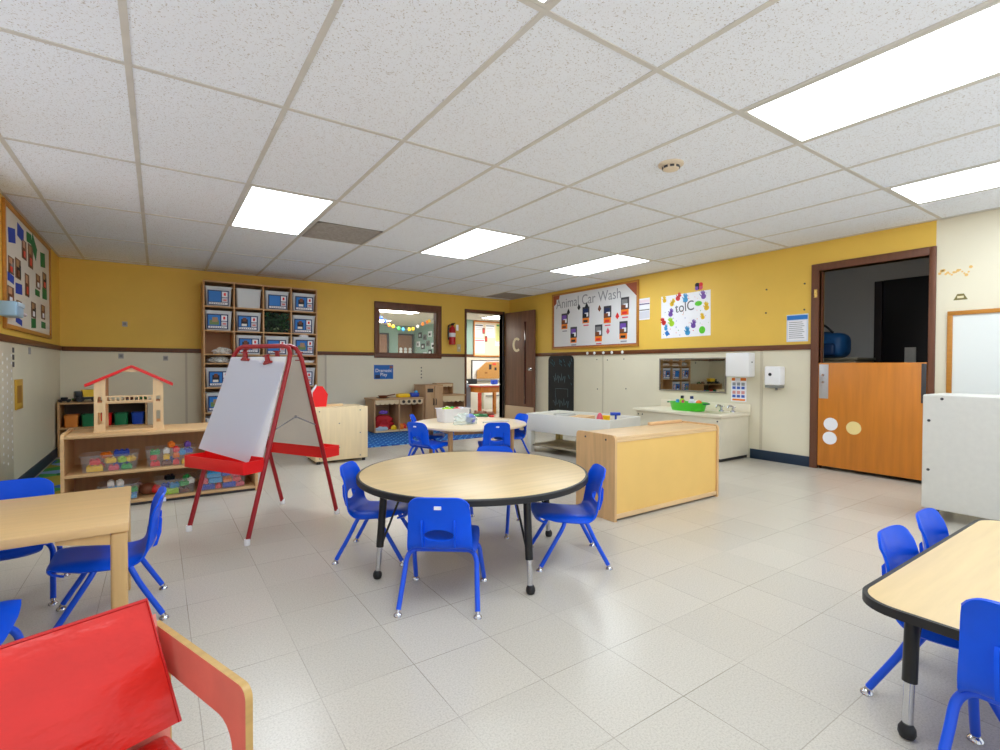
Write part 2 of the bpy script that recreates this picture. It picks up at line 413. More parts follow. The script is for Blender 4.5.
# ---- dutch door on the right
df = MB()
df.box(XR - .022, XR + .1, 2.30, 2.37, 0, 2.03, FRAME, .003); df.box(XR - .022, XR + .1, 1.40, 1.445, 0, 2.03, FRAME, .003); df.box(XR - .022, XR + .1, 1.445, 2.30, 1.96, 2.03, FRAME, .003)
df.box(XR + .03, XR + .055, 2.285, 2.30, 0, 1.96, FRAME)
trim(df)
MB().box(XR - .026, XR - .02, 2.312, 2.34, 1.70, 1.78, mat('brass', (214, 176, 100), .25, .9)).build('trim_30')['kind'] = 'structure'
d2 = struct(MB().box(XR - .018, XR + .024, 1.45, 2.296, .035, 1.05, ORANGEW, .003).build('door_2'))
lk = MB(); lk.box(XR - .0215, XR - .018, 2.205, 2.288, .70, 1.035, mat('brushed_steel', (196, 196, 200), .35, .7), .001)
for z in (.86, .93): lk.cyl((XR - .032, 2.25, z), (XR - .02, 2.25, z), .013, CHROME, 12)
lk.build('lock_plate', d2)
for y, z, m in ((2.18, .453, PAPER), (2.187, .316, PAPER), (1.985, .434, mat('cream_paper', (240, 218, 150), .6))):
    MB().lathe([(.062, 0), (.062, .0015)], m, segs=28, M=Matrix.Translation((XR - .0185, y, z)) @ Matrix.Rotation(-PI / 2, 4, 'Y')).build('round_sticker', d2)
MB().box(XR - .022, XR - .018, 1.45, 1.485, .70, 1.04, DGREY, .001).build('hinge_plate', d2)

# ---- dark store room beyond the dutch door
DARKW = mat('store_room_wall', (196, 194, 190), .7)
struct(MB().box(6.9, 7.0, -.5, 4.6, 0, 2.4, DARKW).build('wall_store'))
struct(MB().box(5.52, 6.9, 4.5, 4.6, 0, 2.4, DARKW).build('wall_store'))
struct(MB().box(5.52, 6.9, -.6, -.5, 0, 2.4, DARKW).build('wall_store'))
struct(MB().box(5.52, 7.0, -.6, 4.6, 2.4, 2.45, DARKW).build('ceiling'))
d3 = struct(MB().box(6.84, 6.90, 1.30, 2.24, .0, 2.0, mat('black_door', (26, 22, 24), .4), .004).build('door_3'))
MB().box(6.86, 6.90, 2.255, 2.33, 0, 2.0, mat('dark_jamb', (40, 30, 30), .5)).build('trim_31')['kind'] = 'structure'
t = thing('store_counter', 'low beige counter in the dark room behind the half door', 'counter', (6.55, 2.75, 0))
MB().box(-.24, .24, -.45, .8, .0, 1.09, mat('counter_beige', (168, 156, 130), .5), .006).build('body', t)
MB().box(-.27, .24, -.47, .82, 1.09, 1.115, mat('counter_top', (150, 140, 118), .4), .004).build('countertop', t)
bag = thing('backpack', 'blue backpack slumped on the dark counter behind the half door', 'bag', (6.36, 2.66, 1.115))
BAGB = mat('blue_nylon', (20, 84, 140), .5, 0, .15, 14, bump=.4)
b = MB(); b.box(-.17, .12, -.27, .26, .0, .28, BAGB, .09, segs=4); b.ball((-.02, .0, .2), .14, BAGB, (1, 1.5, .75)); b.build('body', bag)
MB().box(-.21, -.16, -.2, .16, .02, .16, mat('blue_nylon_dark', (14, 56, 104), .5), .03, segs=3).build('front_pocket', bag)
MB().tube(spline([(-.1, -.15, .28), (-.12, -.05, .37), (-.1, .06, .31)], 6), .012, BLACK).build('carry_handle', bag)
e = MB(); e.box(-.004, .004, -.05, .05, -.09, .09, GREYW); o = e.build('door_notice'); o.location = (6.836, 1.98, 1.14); tag(o, 'pale notice taped low on the black door of the dark room', 'notice')

# ---- hallway and next room beyond the back wall
HALLC = mat('hall_ceiling', (232, 224, 214), .8)
struct(MB().box(1.0, 9.0, YB + .1, 13.0, 2.12, 2.17, HALLC).build('ceiling'))
struct(MB().box(1.0, 5.98, 12.8, 12.9, 0, 2.12, TEAL).build('wall_hall'))
struct(MB().box(5.9, 5.98, 10.3, 12.8, 0, 2.12, TEAL).build('wall_hall'))
nb = MB(); nb.box(5.9, 9.0, 10.2, 10.3, 1.27, 2.12, TEAL); nb.box(5.9, 9.0, 10.2, 10.3, 0, 1.27, mat('hall_beige', (222, 212, 192), .5))
struct(nb.build('wall_hall', smooth=0))
struct(MB().box(1.0, 1.1, YB + .1, 12.8, 0, 2.12, TEAL).build('wall_hall'))
struct(MB().box(8.9, 9.0, YB + .1, 10.2, 0, 2.12, TEAL).build('wall_hall'))
trim(MB().box(5.9, 8.9, 10.18, 10.2, 1.24, 1.30, RAIL))
HGLOW = emit('hall_lamp', (255, 250, 240), 15.0)
for i, (x, y) in enumerate(((3.75, 9.3), (6.6, 9.2), (4.0, 11.6))):
    t = thing('hallway_light', ['flat ceiling light seen at the top left of the hallway window', 'flat ceiling light in the room beyond the open door', 'flat ceiling light deeper in the hallway, seen through the window'][i], 'light', (x, y, 2.119), 0, 'hallway ceiling lights')
    MB().box(-.62, .62, -.31, .31, -.02, 0, WHITE, .004).build('housing', t); MB().box(-.59, .59, -.28, .28, -.026, -.02, HGLOW).build('diffuser', t)
# doors at the end of the hall
for i, (x0, x1) in enumerate(((4.62, 5.06), (5.40, 5.78))):
    t = MB(); t.box(x0, x1, 12.74, 12.8, 0, 1.86, wood('hall_door', (150, 110, 88), .12, 2)); t.box(x1, x1 + .05, 12.73, 12.8, 0, 1.9, DGREY); t.box(x0, x1, 12.73, 12.8, 1.86, 1.9, DGREY)
    o = t.build('door_%d' % (4 + i)); struct(o)
for i in range(3):
    mb = MB(); mb.ball((0, 0, .20), .045, PAPER, (1, .25, 1)); mb.prism([(-.04, .16), (.04, .16), (.05, -.12), (.015, -.12), (0, 0), (-.015, -.12), (-.05, -.12)], 'y', -.008, .008, PAPER)
    o = mb.build('paper_figure'); o.location = (5.45 + i * .135, 12.72, 1.28); tag(o, ['left', 'middle', 'right'][i] + ' one of three white paper cut-outs on the hallway door', 'paper cut-out', 'paper cut-outs on the hall door')
for i in range(14):
    mb = MB(); w, h = .05, .075
    mb.box(-.008, .008, -w * 2, w * 2, -h, h, [DGREY, PAPER, PAPER, GREY][i % 4], .004); mb.box(-.011, -.008, -w, w, -h * .5, h * .3, [PAPER, GREY, INK, DGREY][i % 4])
    o = mb.build('paper_decoration'); r, c_ = divmod(i, 5); o.location = (5.892, 11.25 + c_ * .30 + (r % 2) * .12, 1.86 - r * .24 - (c_ % 2) * .07)
    tag(o, 'small grey and white paper decoration hung on the hallway wall', 'paper decoration', 'paper decorations in the hallway')
gar = thing('garland', 'sagging garland string seen through the hallway window', 'garland', (4.2, 9.6, 1.8))
gp = [(3.688, 1.975, 'blue'), (3.772, 1.919, 'blue'), (3.857, 1.843, 'orange'), (3.942, 1.817, 'yellow'), (4.061, 1.782, 'green'), (4.16, 1.766, 'sky blue'), (4.293, 1.775, 'yellow'), (4.382, 1.786, 'yellow'), (4.484, 1.843, 'white'), (4.60, 1.90, 'orange'), (4.703, 1.949, 'orange'), (4.75, 1.972, 'yellow'), (3.60, 2.04, 'green')]
gp.sort()
MB().tube([(x - 4.2, 0, z - 1.8) for x, z, c in [(3.3, 2.115, 0)] + gp + [(5.1, 2.115, 0)]], .004, GREYINK, 6).build('string', gar)
for x, z, c in gp:
    mb = MB(); mb.ball((x - 4.2, -.012, z - 1.8), .034, COLS[c], (1, .3, 1.15)); mb.build('pom_pom', gar)
# the room with the table, through the doorway
t = thing('notice_board', 'cream notice board in an orange wood frame beyond the open door', 'notice board', (6.66, 10.19, 1.68))
MB().box(-.42, .42, -.012, 0, -.40, .40, CREAMB).build('backing', t)
f = MB()
for b in ((-.45, .45, .40, .43), (-.45, .45, -.43, -.40), (-.45, -.42, -.40, .40), (.42, .45, -.40, .40)): f.box(b[0], b[1], -.025, 0, b[2], b[3], ORANGEW, .003)
f.build('frame', t)
for i, (x, z, w, h, m) in enumerate(((-.30, .17, .12, .32, PAPER), (.02, .17, .13, .32, PAPER), (-.28, -.20, .14, .34, PAPER), (.32, .15, .12, .42, mat('lime_paper', (200, 206, 130), .7)), (.30, -.12, .13, .12, PAPER))):
    mb = MB(); mb.box(-w, w, -.003, 0, -h / 2, h / 2, m)
    mb.box(-w * .9, w * .9, -.005, -.003, h * .36, h * .44, [DGREY, GREYINK, COLS['pink'], DGREEN, COLS['red']][i])
    for q in range(4): mb.box(-w * .8, w * .7, -.005, -.003, h * (.2 - q * .12), h * (.22 - q * .12), GREYINK)
    o = mb.build('pinned_page'); o.location = (6.66 + x, 10.178, 1.70 + z)
    tag(o, ['page with a dark heading, top left', 'page with grey heading, top middle', 'page with pink heading, lower left', 'lime page with a green heading, top right', 'page with red heading, lower right'][i] + ' of the notice board beyond the door', 'page', 'pages on the far notice board')
for i, (x, z) in enumerate(((-.17, .17), (-.10, -.02))):
    mb = MB(); mb.box(-.035, .035, -.004, 0, -.07, .07, COLS['brown']); mb.box(-.02, .02, -.006, -.004, -.04, .03, COLS['red']); o = mb.build('pinned_photo'); o.location = (6.66 + x, 10.172, 1.70 + z)
    tag(o, ['upper', 'lower'][i] + ' small red brown photo on the notice board beyond the door', 'photo', 'photos on the far notice board')
wb = thing('whiteboard', 'small framed whiteboard low on the wall beyond the open door', 'whiteboard', (6.62, 10.195, .93))
MB().box(-.44, .44, -.012, 0, -.26, .22, WHITE).build('board', wb)
f = MB()
for b in ((-.46, .46, .22, .235), (-.46, .46, -.275, -.26), (-.46, -.44, -.26, .22), (.44, .46, -.26, .22)): f.box(b[0], b[1], -.02, 0, b[2], b[3], DGREY)
f.build('frame', wb)
t = thing('cork_house', 'brown cork board cut like a house leaning beyond the open door', 'cork board', (6.60, 10.12, .72))
MB().prism([(-.33, 0), (.33, 0), (.33, .40), (-.06, .40), (-.33, .18)], 'y', -.02, .02, CORK).build('panel', t)
m_ = MB(); m_.box(.0, .07, -.026, -.02, .22, .34, INK); m_.box(.16, .22, -.026, -.02, .2, .27, INK); m_.box(-.12, -.05, -.026, -.02, .12, .16, mat('cork_dark', (150, 100, 50), .8)); m_.box(.1, .2, -.026, -.02, .33, .37, COLS['red']); m_.build('pinned_pieces', t)
t = thing('activity_table', 'orange wood table with white top and red edge beyond the open door', 'table', (5.98, 9.05, 0))
RT = mat('table_red_edge', (208, 66, 30), .4)
MB().box(-.47, .5, -.28, .28, .60, .622, WHITE, .004).build('tabletop', t); MB().box(-.48, .51, -.29, .29, .575, .60, RT, .004).build('edge_band', t)
MB().box(-.42, .45, -.24, .24, .46, .575, ORANGEW, .003).build('apron', t)
for sx in (-.44, -.07, .45):
    for sy in (-.22, .22):
        if sx == -.07 and sy > 0: continue
        MB().box(sx - .03, sx + .03, sy - .03, sy + .03, 0, .46, RT if sx == -.44 else ORANGEW, .004).build('leg', t)
o = MB().box(-.07, .07, -.05, .05, 0, .10, COLS['blue'], .02, segs=3).build('cup_holder'); o.location = (6.05, 9.05, .622); tag(o, 'small blue container on the white topped table beyond the door', 'container')
mb = MB(); mb.box(-.13, .13, -.16, .16, 0, .62, mat('grey_blue_cloth', (140, 150, 166), .8, 0, .1, 12, bump=.5), .03, segs=3); o = mb.build('storage_cabinet'); o.location = (5.42, 9.35, 0); tag(o, 'grey blue cabinet standing left of the table beyond the open door', 'cabinet')
mb = MB(); mb.ball((0, 0, .05), .13, WHITE, (1, 1, .38)); mb.ball((-.09, .03, .045), .09, GREYW, (1, 1, .5)); o = mb.build('white_cloth'); o.location = (5.42, 9.35, .621); tag(o, 'crumpled white cloth on the grey blue cabinet beyond the door', 'cloth')
mb = MB(); mb.box(-.2, .2, -.1, .1, 0, .12, BLACK, .02); o = mb.build('black_case'); o.location = (5.95, 10.0, .60); tag(o, 'black case by the wall beyond the open door', 'case')
mb = MB(); mb.box(-.16, .22, -.12, .1, 0, .6, OFFW, .01); o = mb.build('low_cabinet'); o.location = (5.95, 10.0, 0); tag(o, 'off white low cabinet under the black case beyond the door', 'cabinet')
mb = MB(); mb.box(-.55, .55, -.12, .08, 0, .40, OFFW, .01); mb.box(-.5, .5, -.135, -.12, .30, .33, GREY); o = mb.build('low_cupboard'); o.location = (6.9, 10.05, 0); tag(o, 'off white low cupboard behind the orange table beyond the door', 'cupboard')
for i, (x, y, m, s) in enumerate(((5.15, 8.35, COLS['green'], .07), (5.30, 8.45, COLS['brown'], .11), (5.5, 8.4, COLS['brown'], .09), (5.22, 8.2, DGREEN, .08), (5.42, 8.2, COLS['red'], .05))):
    mb = MB(); mb.ball((0, 0, s * .55), s, m, (1.2, 1, .55)); mb.ball((s * .8, 0, s * .6), s * .5, m); mb.cyl((0, 0, s * .5), (-s * .9, .02, s * 1.1), s * .2, m, 8)
    o = mb.build('soft_toy'); o.location = (x, y, 0); tag(o, ['green soft toy leftmost on the floor beyond the doorway', 'large brown soft toy on the floor beyond the doorway', 'smaller brown soft toy on the floor under the orange table', 'dark green soft toy nearest on the floor of the doorway', 'little red soft toy on the floor of the doorway'][i], 'soft toy', 'toys on the floor beyond the door')

# ------------------------------------------------------------------ ceiling fittings
GLOW = emit('fluorescent_diffuser', (236, 247, 255), 8.6)
lightpos = [(2, 1, 'square looking ceiling light left of the grey vent, over the easel'), (5, 1, 'ceiling light over the small far round table'), (8, 1, 'ceiling light close to the back right wall, by the car wash board'),
            (5, -2, 'large ceiling light at the top right, nearest the camera'), (8, -2, 'ceiling light at the right edge, near the half door'), (2, -2, 'ceiling light at the top edge, only its corner in view')]
for i, j, lab in lightpos:
    x0, y0 = OX + i * TX, OY + j * TY
    y1 = min(y0 + TY, YB)
    t = thing('ceiling_light', lab, 'light', (x0 + TX / 2, (y0 + y1) / 2, ZC), 0, 'fluorescent ceiling lights')
    hx, hy = TX / 2 - .0135, (y1 - y0) / 2 - .0135
    f = MB()
    for b in ((-hx, hx, -hy, -hy + .018), (-hx, hx, hy - .018, hy), (-hx, -hx + .018, -hy + .018, hy - .018), (hx - .018, hx, -hy + .018, hy - .018)): f.box(b[0], b[1], b[2], b[3], -.006, -.0005, GREYW, .001)
    f.build('frame', t); MB().box(-hx + .018, hx - .018, -hy + .018, hy - .018, -.004, -.0008, GLOW).build('diffuser', t)
def vent(lab, x, y, hx, hy):
    t = thing('ceiling_vent', lab, 'vent', (x, y, ZC), 0, 'ceiling vents')
    MB().box(-hx, hx, -hy, hy, -.004, -.0005, mat('vent_backing', (120, 116, 110), .6)).build('backing', t)
    f = MB()
    for b in ((-hx, hx, -hy, -hy + .025), (-hx, hx, hy - .025, hy), (-hx, -hx + .025, -hy, hy), (hx - .025, hx, -hy, hy)): f.box(b[0], b[1], b[2], b[3], -.008, -.002, mat('vent_frame', (150, 145, 139), .5))
    f.build('frame', t)
    sl = MB(); n = 14
    for k in range(n):
        y_ = -hy + .035 + k * (2 * hy - .07) / (n - 1)
        sl.raw([(-hx + .025, y_ - .008, -.003), (hx - .025, y_ - .008, -.003), (hx - .025, y_ + .008, -.010), (-hx + .025, y_ + .008, -.010)], [(0, 1, 2, 3)], mat('vent_slat', (158, 152, 146), .5, 0, .15, 30))
    sl.build('louvre', t)
vent('dusty grey square ceiling vent right of the lit panel', OX + 3.5 * TX, OY + 1.75 * TY, TX / 2 - .014, TY / 4 - .014)
vent('grey ceiling vent in the far corner above the open door', OX + 9.5 * TX, OY + 3.75 * TY - .02, TX / 2 - .014, TY / 4 - .02)
t = thing('smoke_detector', 'round cream smoke detector on a ceiling tile', 'smoke detector', (2.604, 1.95, ZC))
SD = mat('cream_plastic', (222, 206, 182), .5)
MB().lathe([(.075, 0), (.075, -.010), (.066, -.016), (.05, -.018)], SD, segs=28).build('base', t); MB().lathe([(.05, -.018), (.046, -.036), (.03, -.042)], SD, segs=28).build('cap', t)
g = MB()
for k in range(8):
    a = k * PI / 4; g.box(-.012, .012, -.003, .003, -.006, .006, DGREY, M=Matrix.Translation((.0487 * math.cos(a), .0487 * math.sin(a), -.026)) @ Matrix.Rotation(a + PI / 2, 4, 'Z'))
g.build('slot', t)

# ------------------------------------------------------------------ little blue chairs
def make_chair(name, label, group):
    root = thing(name, label, 'chair', (0, 0, 0), 0, group)
    prof = spline([(0, .160, .220), (0, .178, .236), (0, .170, .253), (0, .12, .256), (0, .05, .250), (0, -.03, .243), (0, -.09, .244), (0, -.130, .262), (0, -.150, .295), (0, -.157, .34), (0, -.163, .39), (0, -.174, .44), (0, -.186, .478)], 4)
    hw = spline([(.112, 0, 0), (.124, 0, 0), (.132, 0, 0), (.138, 0, 0), (.140, 0, 0), (.140, 0, 0), (.138, 0, 0), (.136, 0, 0), (.134, 0, 0), (.131, 0, 0), (.129, 0, 0), (.126, 0, 0), (.122, 0, 0)], 4)
    n = len(prof) - 1; NT = 32
    def pt(s, t):
        s = max(0, min(n, s)); i = min(int(s), n - 1); fr = s - i
        p = prof[i].lerp(prof[i + 1], fr); w = hw[i].lerp(hw[i + 1], fr).x
        back = max(0, min(1, (s - 22) / 10))
        x = w * t; a = abs(t)
        y = p.y + back * .026 * a ** 3
        z = p.z - (1 - back) * (.028 * a ** 7 * max(0, min(1, (s - 6) / 8)) - .006 * a * a) - (back * .034 * max(0, (s - 40) / 8) * a ** 7 if s > 40 else 0)
        if s < 10: y -= .03 * a ** 5 * (1 - s / 10)
        return Vector((x, y, z))
    NR = 2 * n
    hs, ht, rs, rt = 34.2, 0.0, 2.1, .46          # hand hole, in (row, width) space
    bm = bmesh.new(); grid = {}
    uv = {}
    for i in range(NR + 1):
        for j in range(NT + 1):
            uv[i, j] = [i / 2, -1 + 2 * j / NT]
    inside = lambda s, t: ((s - hs) / rs) ** 2 + ((t - ht) / rt) ** 2
    dead = set()
    for i in range(NR):
        for j in range(NT):
            c = inside((i + .5) / 2, -1 + 2 * (j + .5) / NT)
            if c < 1: dead.add((i, j))
    rim = set()
    for (i, j) in dead:
        for q in ((i, j), (i + 1, j), (i, j + 1), (i + 1, j + 1)):
            if any((a, b) not in dead for a in (q[0] - 1, q[0]) for b in (q[1] - 1, q[1])): rim.add(q)
    for q in rim:
        s, t = uv[q]; k = math.sqrt(inside(s, t)); uv[q] = [hs + (s - hs) / k, ht + (t - ht) / k]
    for k_, (s, t) in uv.items(): grid[k_] = bm.verts.new(pt(s, t))
    for i in range(NR):
        for j in range(NT):
            if (i, j) in dead: continue
            bm.faces.new((grid[i, j], grid[i + 1, j], grid[i + 1, j + 1], grid[i, j + 1]))
    for v in [v for v in bm.verts if not v.link_faces]: bm.verts.remove(v)
    bmesh.ops.recalc_face_normals(bm, faces=bm.faces[:])
    bmesh.ops.solidify(bm, geom=bm.faces[:], thickness=.008)
    mb = MB(); mb.merge(bm, BLUE)
    for sx in (-1, 1):                             # stiffening ribs on the rear
        mb.prism([(-.136, .264), (-.152, .270), (-.167, .32), (-.170, .375), (-.163, .385), (-.156, .34), (-.150, .295)], 'x', sx * .066 - .004, sx * .066 + .004, BLUE)
    mb.build('shell', root, 50)
    MB().box(-.014, .014, -.188, -.178, .432, .444, WHITE, M=Matrix.Translation((0, .004, 0))).build('size_sticker', root)
    for sy in (-1, 1):
        MB().cyl((-.085, sy * .05 - .01, .231), (.085, sy * .05 - .01, .231), .0105, BLUEM, 12).build('crossbar', root)
        for sx in (-1, 1):
            path = spline([(sx * .08, sy * .05 - .01, .231), (sx * .122, sy * .053 - .01, .228), (sx * .145, sy * .068 - .008, .200), (sx * .151, sy * .10 - .004, .14), (sx * .160, sy * .168, .022)], 6)
            lg = MB().tube(path, .0105, BLUEM, 12).build('leg', root)
            gl = MB(); d = (path[-1] - path[-5]).normalized(); e_ = path[-1]
            gl.cyl(e_ - d * .012, e_ + d * .012, .0085, CHROME, 12); gl.lathe([(.008, .014), (.016, .007), (.0175, .001), (.014, 0)], CHROME, (e_.x + d.x * .012, e_.y + d.y * .012, 0), 16); gl.build('glide', lg)
    return root
chairs = [
    ((1.02, 1.911), (.6, .8), 'blue plastic child chair in front of the black edged round table, back to camera'),
    ((1.768, 1.945), (-.867, .5), 'blue plastic child chair at the right side of the black edged round table'),
    ((.97, 2.57), (.8, -.6), 'blue plastic child chair at the left side of the black edged round table'),
    ((1.70, 2.605), (-.75, -.66), 'blue child chair mostly hidden behind the black edged round table, only legs showing'),
    ((-.16, 2.53), (-1, 0), 'blue child chair at the right end of the wooden table, seen side on'),
    ((-.53, 2.945), (0, -1), 'blue child chair behind the wooden table on the left, its back above the tabletop'),
    ((-.505, 1.99), (.05, 1), 'blue child chair at the left picture edge, beside the red armchair'),
    ((1.952, .44), (.0, -1), 'blue child chair behind the black edged corner table, the left of the two there'),
    ((2.306, .445), (.04, -1), 'blue child chair behind the black edged corner table, the right of the two there'),
    ((1.63, .198), (1, .0), 'blue child chair cut by the right picture edge, its back to the camera'),
    ((2.15, 4.37), (.93, .36), 'blue child chair at the left of the far table with wooden legs'),
    ((2.42, 4.93), (.8, -.5), 'blue child chair peeking out behind the left end of the far wooden table'),
    ((2.69, 4.02), (.4, .92), 'blue child chair with its back to camera in front of the far wooden table'),
    ((3.185, 4.45), (-1, .08), 'blue child chair at the right end of the far wooden table, by the sand table')]
proto = make_chair('child_chair', chairs[0][2], 'blue child chairs')
for k, (p, f, lab) in enumerate(chairs):
    o = proto if k == 0 else copy_tree(proto)
    o.location = (p[0], p[1], 0); o.rotation_euler = (0, 0, math.atan2(-f[0], f[1])); o['label'] = lab
    if k == 9: o.scale = (1.06, 1.0, 1.06)          # a size larger than the others

# ------------------------------------------------------------------ tables
def table_leg(t, x, y, top, inx, iny):
    sp = .034                                            # legs splay: the tops stand further in than the feet
    P = lambda z: Vector((x + inx * sp * z / top, y + iny * sp * z / top, z))
    lg = MB(); lg.tube([P(.15), P(top - .004)], .0175, BLACKM, 18); lg.tube([P(top - .008), P(top)], .034, BLACKM, 18); lg = lg.build('leg', t)
    MB().cyl(P(.035), P(.16), .0125, CHROME, 16).build('leg_extension', lg)
    MB().lathe([(.008, 0), (.017, .004), (.021, .015), (.020, .028), (.013, .040)], BLACK, (x, y, 0), 18).build('ball_foot', lg)
    o = Vector((inx, iny, 0)); MB().tube([P(.165) + o * .012, P(.185) + o * .018, P(top - .012) + o * .10, P(top - .004) + o * .13], .0055, BLACKM, 8).build('brace', lg)
rt = thing('round_table', 'large round maple table with black edge in the middle of the room', 'table', (1.392, 2.278, 0))
MB().lathe([(.592, .418), (.592, .447), (.590, .4478)], LAM, segs=72).build('tabletop', rt, 30)
bnd = MB(); bnd.lathe([(.5915, .417), (.602, .418), (.606, .421), (.606, .443), (.602, .4472), (.5915, .4478)], BLACK, segs=72, caps=False); bnd.build('edge_band', rt, 40)
for x, y in ((-.545, -.025), (-.044, -.555), (.504, -.025), (-.02, .51)):
    l = math.hypot(x, y); table_leg(rt, x, y, .418, -x / l, -y / l)
def rounded(x0, x1, y0, y1, r, n=8):
    P = []
    for cx, cy, a0 in ((x1 - r, y1 - r, 0), (x0 + r, y1 - r, 90), (x0 + r, y0 + r, 180), (x1 - r, y0 + r, 270)):
        for k in range(n + 1):
            a = math.radians(a0 + 90 * k / n); P.append((cx + r * math.cos(a), cy + r * math.sin(a)))
    return P
ct = thing('rectangular_table', 'maple table with black edge and rounded corners at the right edge', 'table', (2.12, .235, 0))
hx, hy = .62, .32
MB().prism(rounded(-hx + .012, hx - .012, -hy + .012, hy - .012, .085), 'z', .380, .402, LAM).build('tabletop', ct, 30)
o_, i_ = rounded(-hx, hx, -hy, hy, .097), rounded(-hx + .011, hx - .011, -hy + .011, hy - .011, .086); n_ = len(o_)
eb = MB(); V = [(p[0], p[1], z) for z in (.379, .4018) for p in o_ + i_]; Fq = []
for k in range(n_):
    k2 = (k + 1) % n_
    Fq += [(k, k2, 2 * n_ + k2, 2 * n_ + k), (n_ + k, 3 * n_ + k, 3 * n_ + k2, n_ + k2), (2 * n_ + k, 2 * n_ + k2, 3 * n_ + k2, 3 * n_ + k), (k, n_ + k, n_ + k2, k2)]
eb.raw(V, Fq, BLACK); eb.build('edge_band', ct, 40)
for sx in (-1, 1):
    for sy in (-1, 1): table_leg(ct, sx * .456, sy * .241, .380, -sx, 0)
lt = thing('wooden_table', 'plain wooden table with thick legs at the left edge', 'table', (-.4875, 2.4575, 0), .024)
MB().box(-.3925, .3925, -.325, .325, .428, .46, wood('table_wood', (226, 188, 132), .05, 0, .32), .004).build('tabletop', lt)
TW = wood('table_leg_wood', (214, 176, 118), .06, 2)
for sx in (-1, 1):
    for sy in (-1, 1):
        MB().box(sx * .365 - .024, sx * .365 + .024, sy * .298 - .024, sy * .298 + .024, 0, .428, TW, .012, segs=3).build('leg', lt)
for sy in (-1, 1):
    for sx in (-1, 1): MB().prism([(sx * .341, .4275), (sx * .341, .388), (sx * .20, .414), (sx * .20, .4275)], 'y', sy * .302 - .012, sy * .302 + .012, TW).build('corner_bracket', lt)
# far round table with turned wooden legs
ft = thing('round_table', 'smaller looking pale round table with wooden legs at the back', 'table', (2.735, 4.55, 0))
MB().lathe([(.585, .385), (.596, .388), (.6, .398), (.596, .408), (.585, .411)], wood('pale_table_top', (236, 216, 184), .04, 0, .3), segs=64).build('tabletop', ft, 30)
for a in (35, 125, 215, 305):
    x, y = .47 * math.cos(math.radians(a)), .47 * math.sin(math.radians(a))
    MB().lathe([(.016, 0), (.02, .02), (.025, .3), (.027, .385)], TAN, (x, y, 0), 14).build('leg', ft)
ap = MB()
for k in range(4):
    a0, a1 = math.radians(35 + 90 * k), math.radians(125 + 90 * k); p0, p1 = Vector((.45 * math.cos(a0), .45 * math.sin(a0), 0)), Vector((.45 * math.cos(a1), .45 * math.sin(a1), 0))
    d = (p1 - p0).normalized(); nn = Vector((-d.y, d.x, 0)) * .008
    q0, q1 = p0 + d * .03, p1 - d * .03
    ap.raw([q0 + nn, q1 + nn, q1 - nn, q0 - nn] and [tuple((q + s * nn) + Vector((0, 0, z))) for z in (.33, .384) for q, s in ((q0, 1), (q1, 1), (q1, -1), (q0, -1))], [(0, 1, 2, 3), (4, 7, 6, 5), (0, 4, 5, 1), (1, 5, 6, 2), (2, 6, 7, 3), (3, 7, 4, 0)], TAN)
ap.build('apron', ft)

# ------------------------------------------------------------------ red vinyl armchair (foreground)
ra = thing('armchair', 'red vinyl child armchair with wooden arms in the near left corner', 'armchair', (0.062, 1.105, 0), math.atan2(.345, .94))
# local: x to the viewer's right, -y towards where it faces; right arm runs along y at x = 0
def arm(name, x0, x1, t):
    # inverted U of plywood: wood-coloured edges, red laminate faces
    def arc(cy, cz, r, a0, a1, n=5): return [(cy + r * math.cos(math.radians(a0 + (a1 - a0) * k / n)), cz + r * math.sin(math.radians(a0 + (a1 - a0) * k / n))) for k in range(n + 1)]
    path_o = [(.20, 0), (.20, .452)] + arc(-.158, .430, .022, 90, 180) + [(-.180, 0)]
    path_i = [(.145, 0), (.145, .372)] + arc(-.085, .322, .050, 90, 180) + [(-.135, 0)]
    mb = MB(); k = len(path_o)
    for q in range(k - 1):
        a, b, c, d = path_o[q], path_o[q + 1], path_i[q + 1], path_i[q]
        vs = [(x, p[0], p[1]) for x in (x0, x1) for p in (a, b, c, d)]
        mb.raw(vs, [(0, 1, 2, 3), (7, 6, 5, 4)], PINKLAM)
        mb.raw(vs, [(0, 4, 5, 1), (3, 2, 6, 7)], EDGEW)
    for a, b in ((path_o[0], path_i[0]), (path_o[-1], path_i[-1])):
        mb.raw([(x, p[0], p[1]) for x in (x0, x1) for p in (a, b)], [(0, 1, 3, 2)], EDGEW)
    bmesh.ops.remove_doubles(mb.bm, verts=mb.bm.verts[:], dist=.0001)
    return mb.build(name, t, 40)
arm('arm', -.006, .007, ra); arm('arm', -.575, -.562, ra)
# back cushion: front face leans forward at the bottom, top edge is a piped seam
def cushion(quad, xr_top, xr_bot, xl, m, bulge):
    """quad: (y, z) of front-bottom, front-top, back-top, back-bottom; the right end slants"""
    b = bmesh.new(); NX, NV = 10, 6; (fb, ft, bt, bb) = [Vector((0, q[0], q[1])) for q in quad]
    def P(u, v, w):
        f = fb.lerp(ft, v); k = bb.lerp(bt, v); p = f.lerp(k, w); xr = xr_bot + (xr_top - xr_bot) * v
        n = (f - k).normalized(); e = (1 - (2 * u - 1) ** 4) * (1 - (2 * v - 1) ** 4)
        return Vector((xl + (xr - xl) * u, p.y, p.z)) + n * bulge * e * (1 - 2 * w)
    bmesh.ops.create_cube(b, size=1.0); bmesh.ops.subdivide_edges(b, edges=b.edges[:], cuts=9, use_grid_fill=True)
    for q in b.verts: q.co = P(q.co.x + .5, q.co.z + .5, q.co.y + .5)
    mb = MB(); mb.merge(b, m); return mb
CQ = [(.052, .305), (.132, .533), (.182, .500), (.112, .285)]
cushion(CQ, -.041, -.014, -.545, VINYL, .012).build('back_cushion', ra, 50)
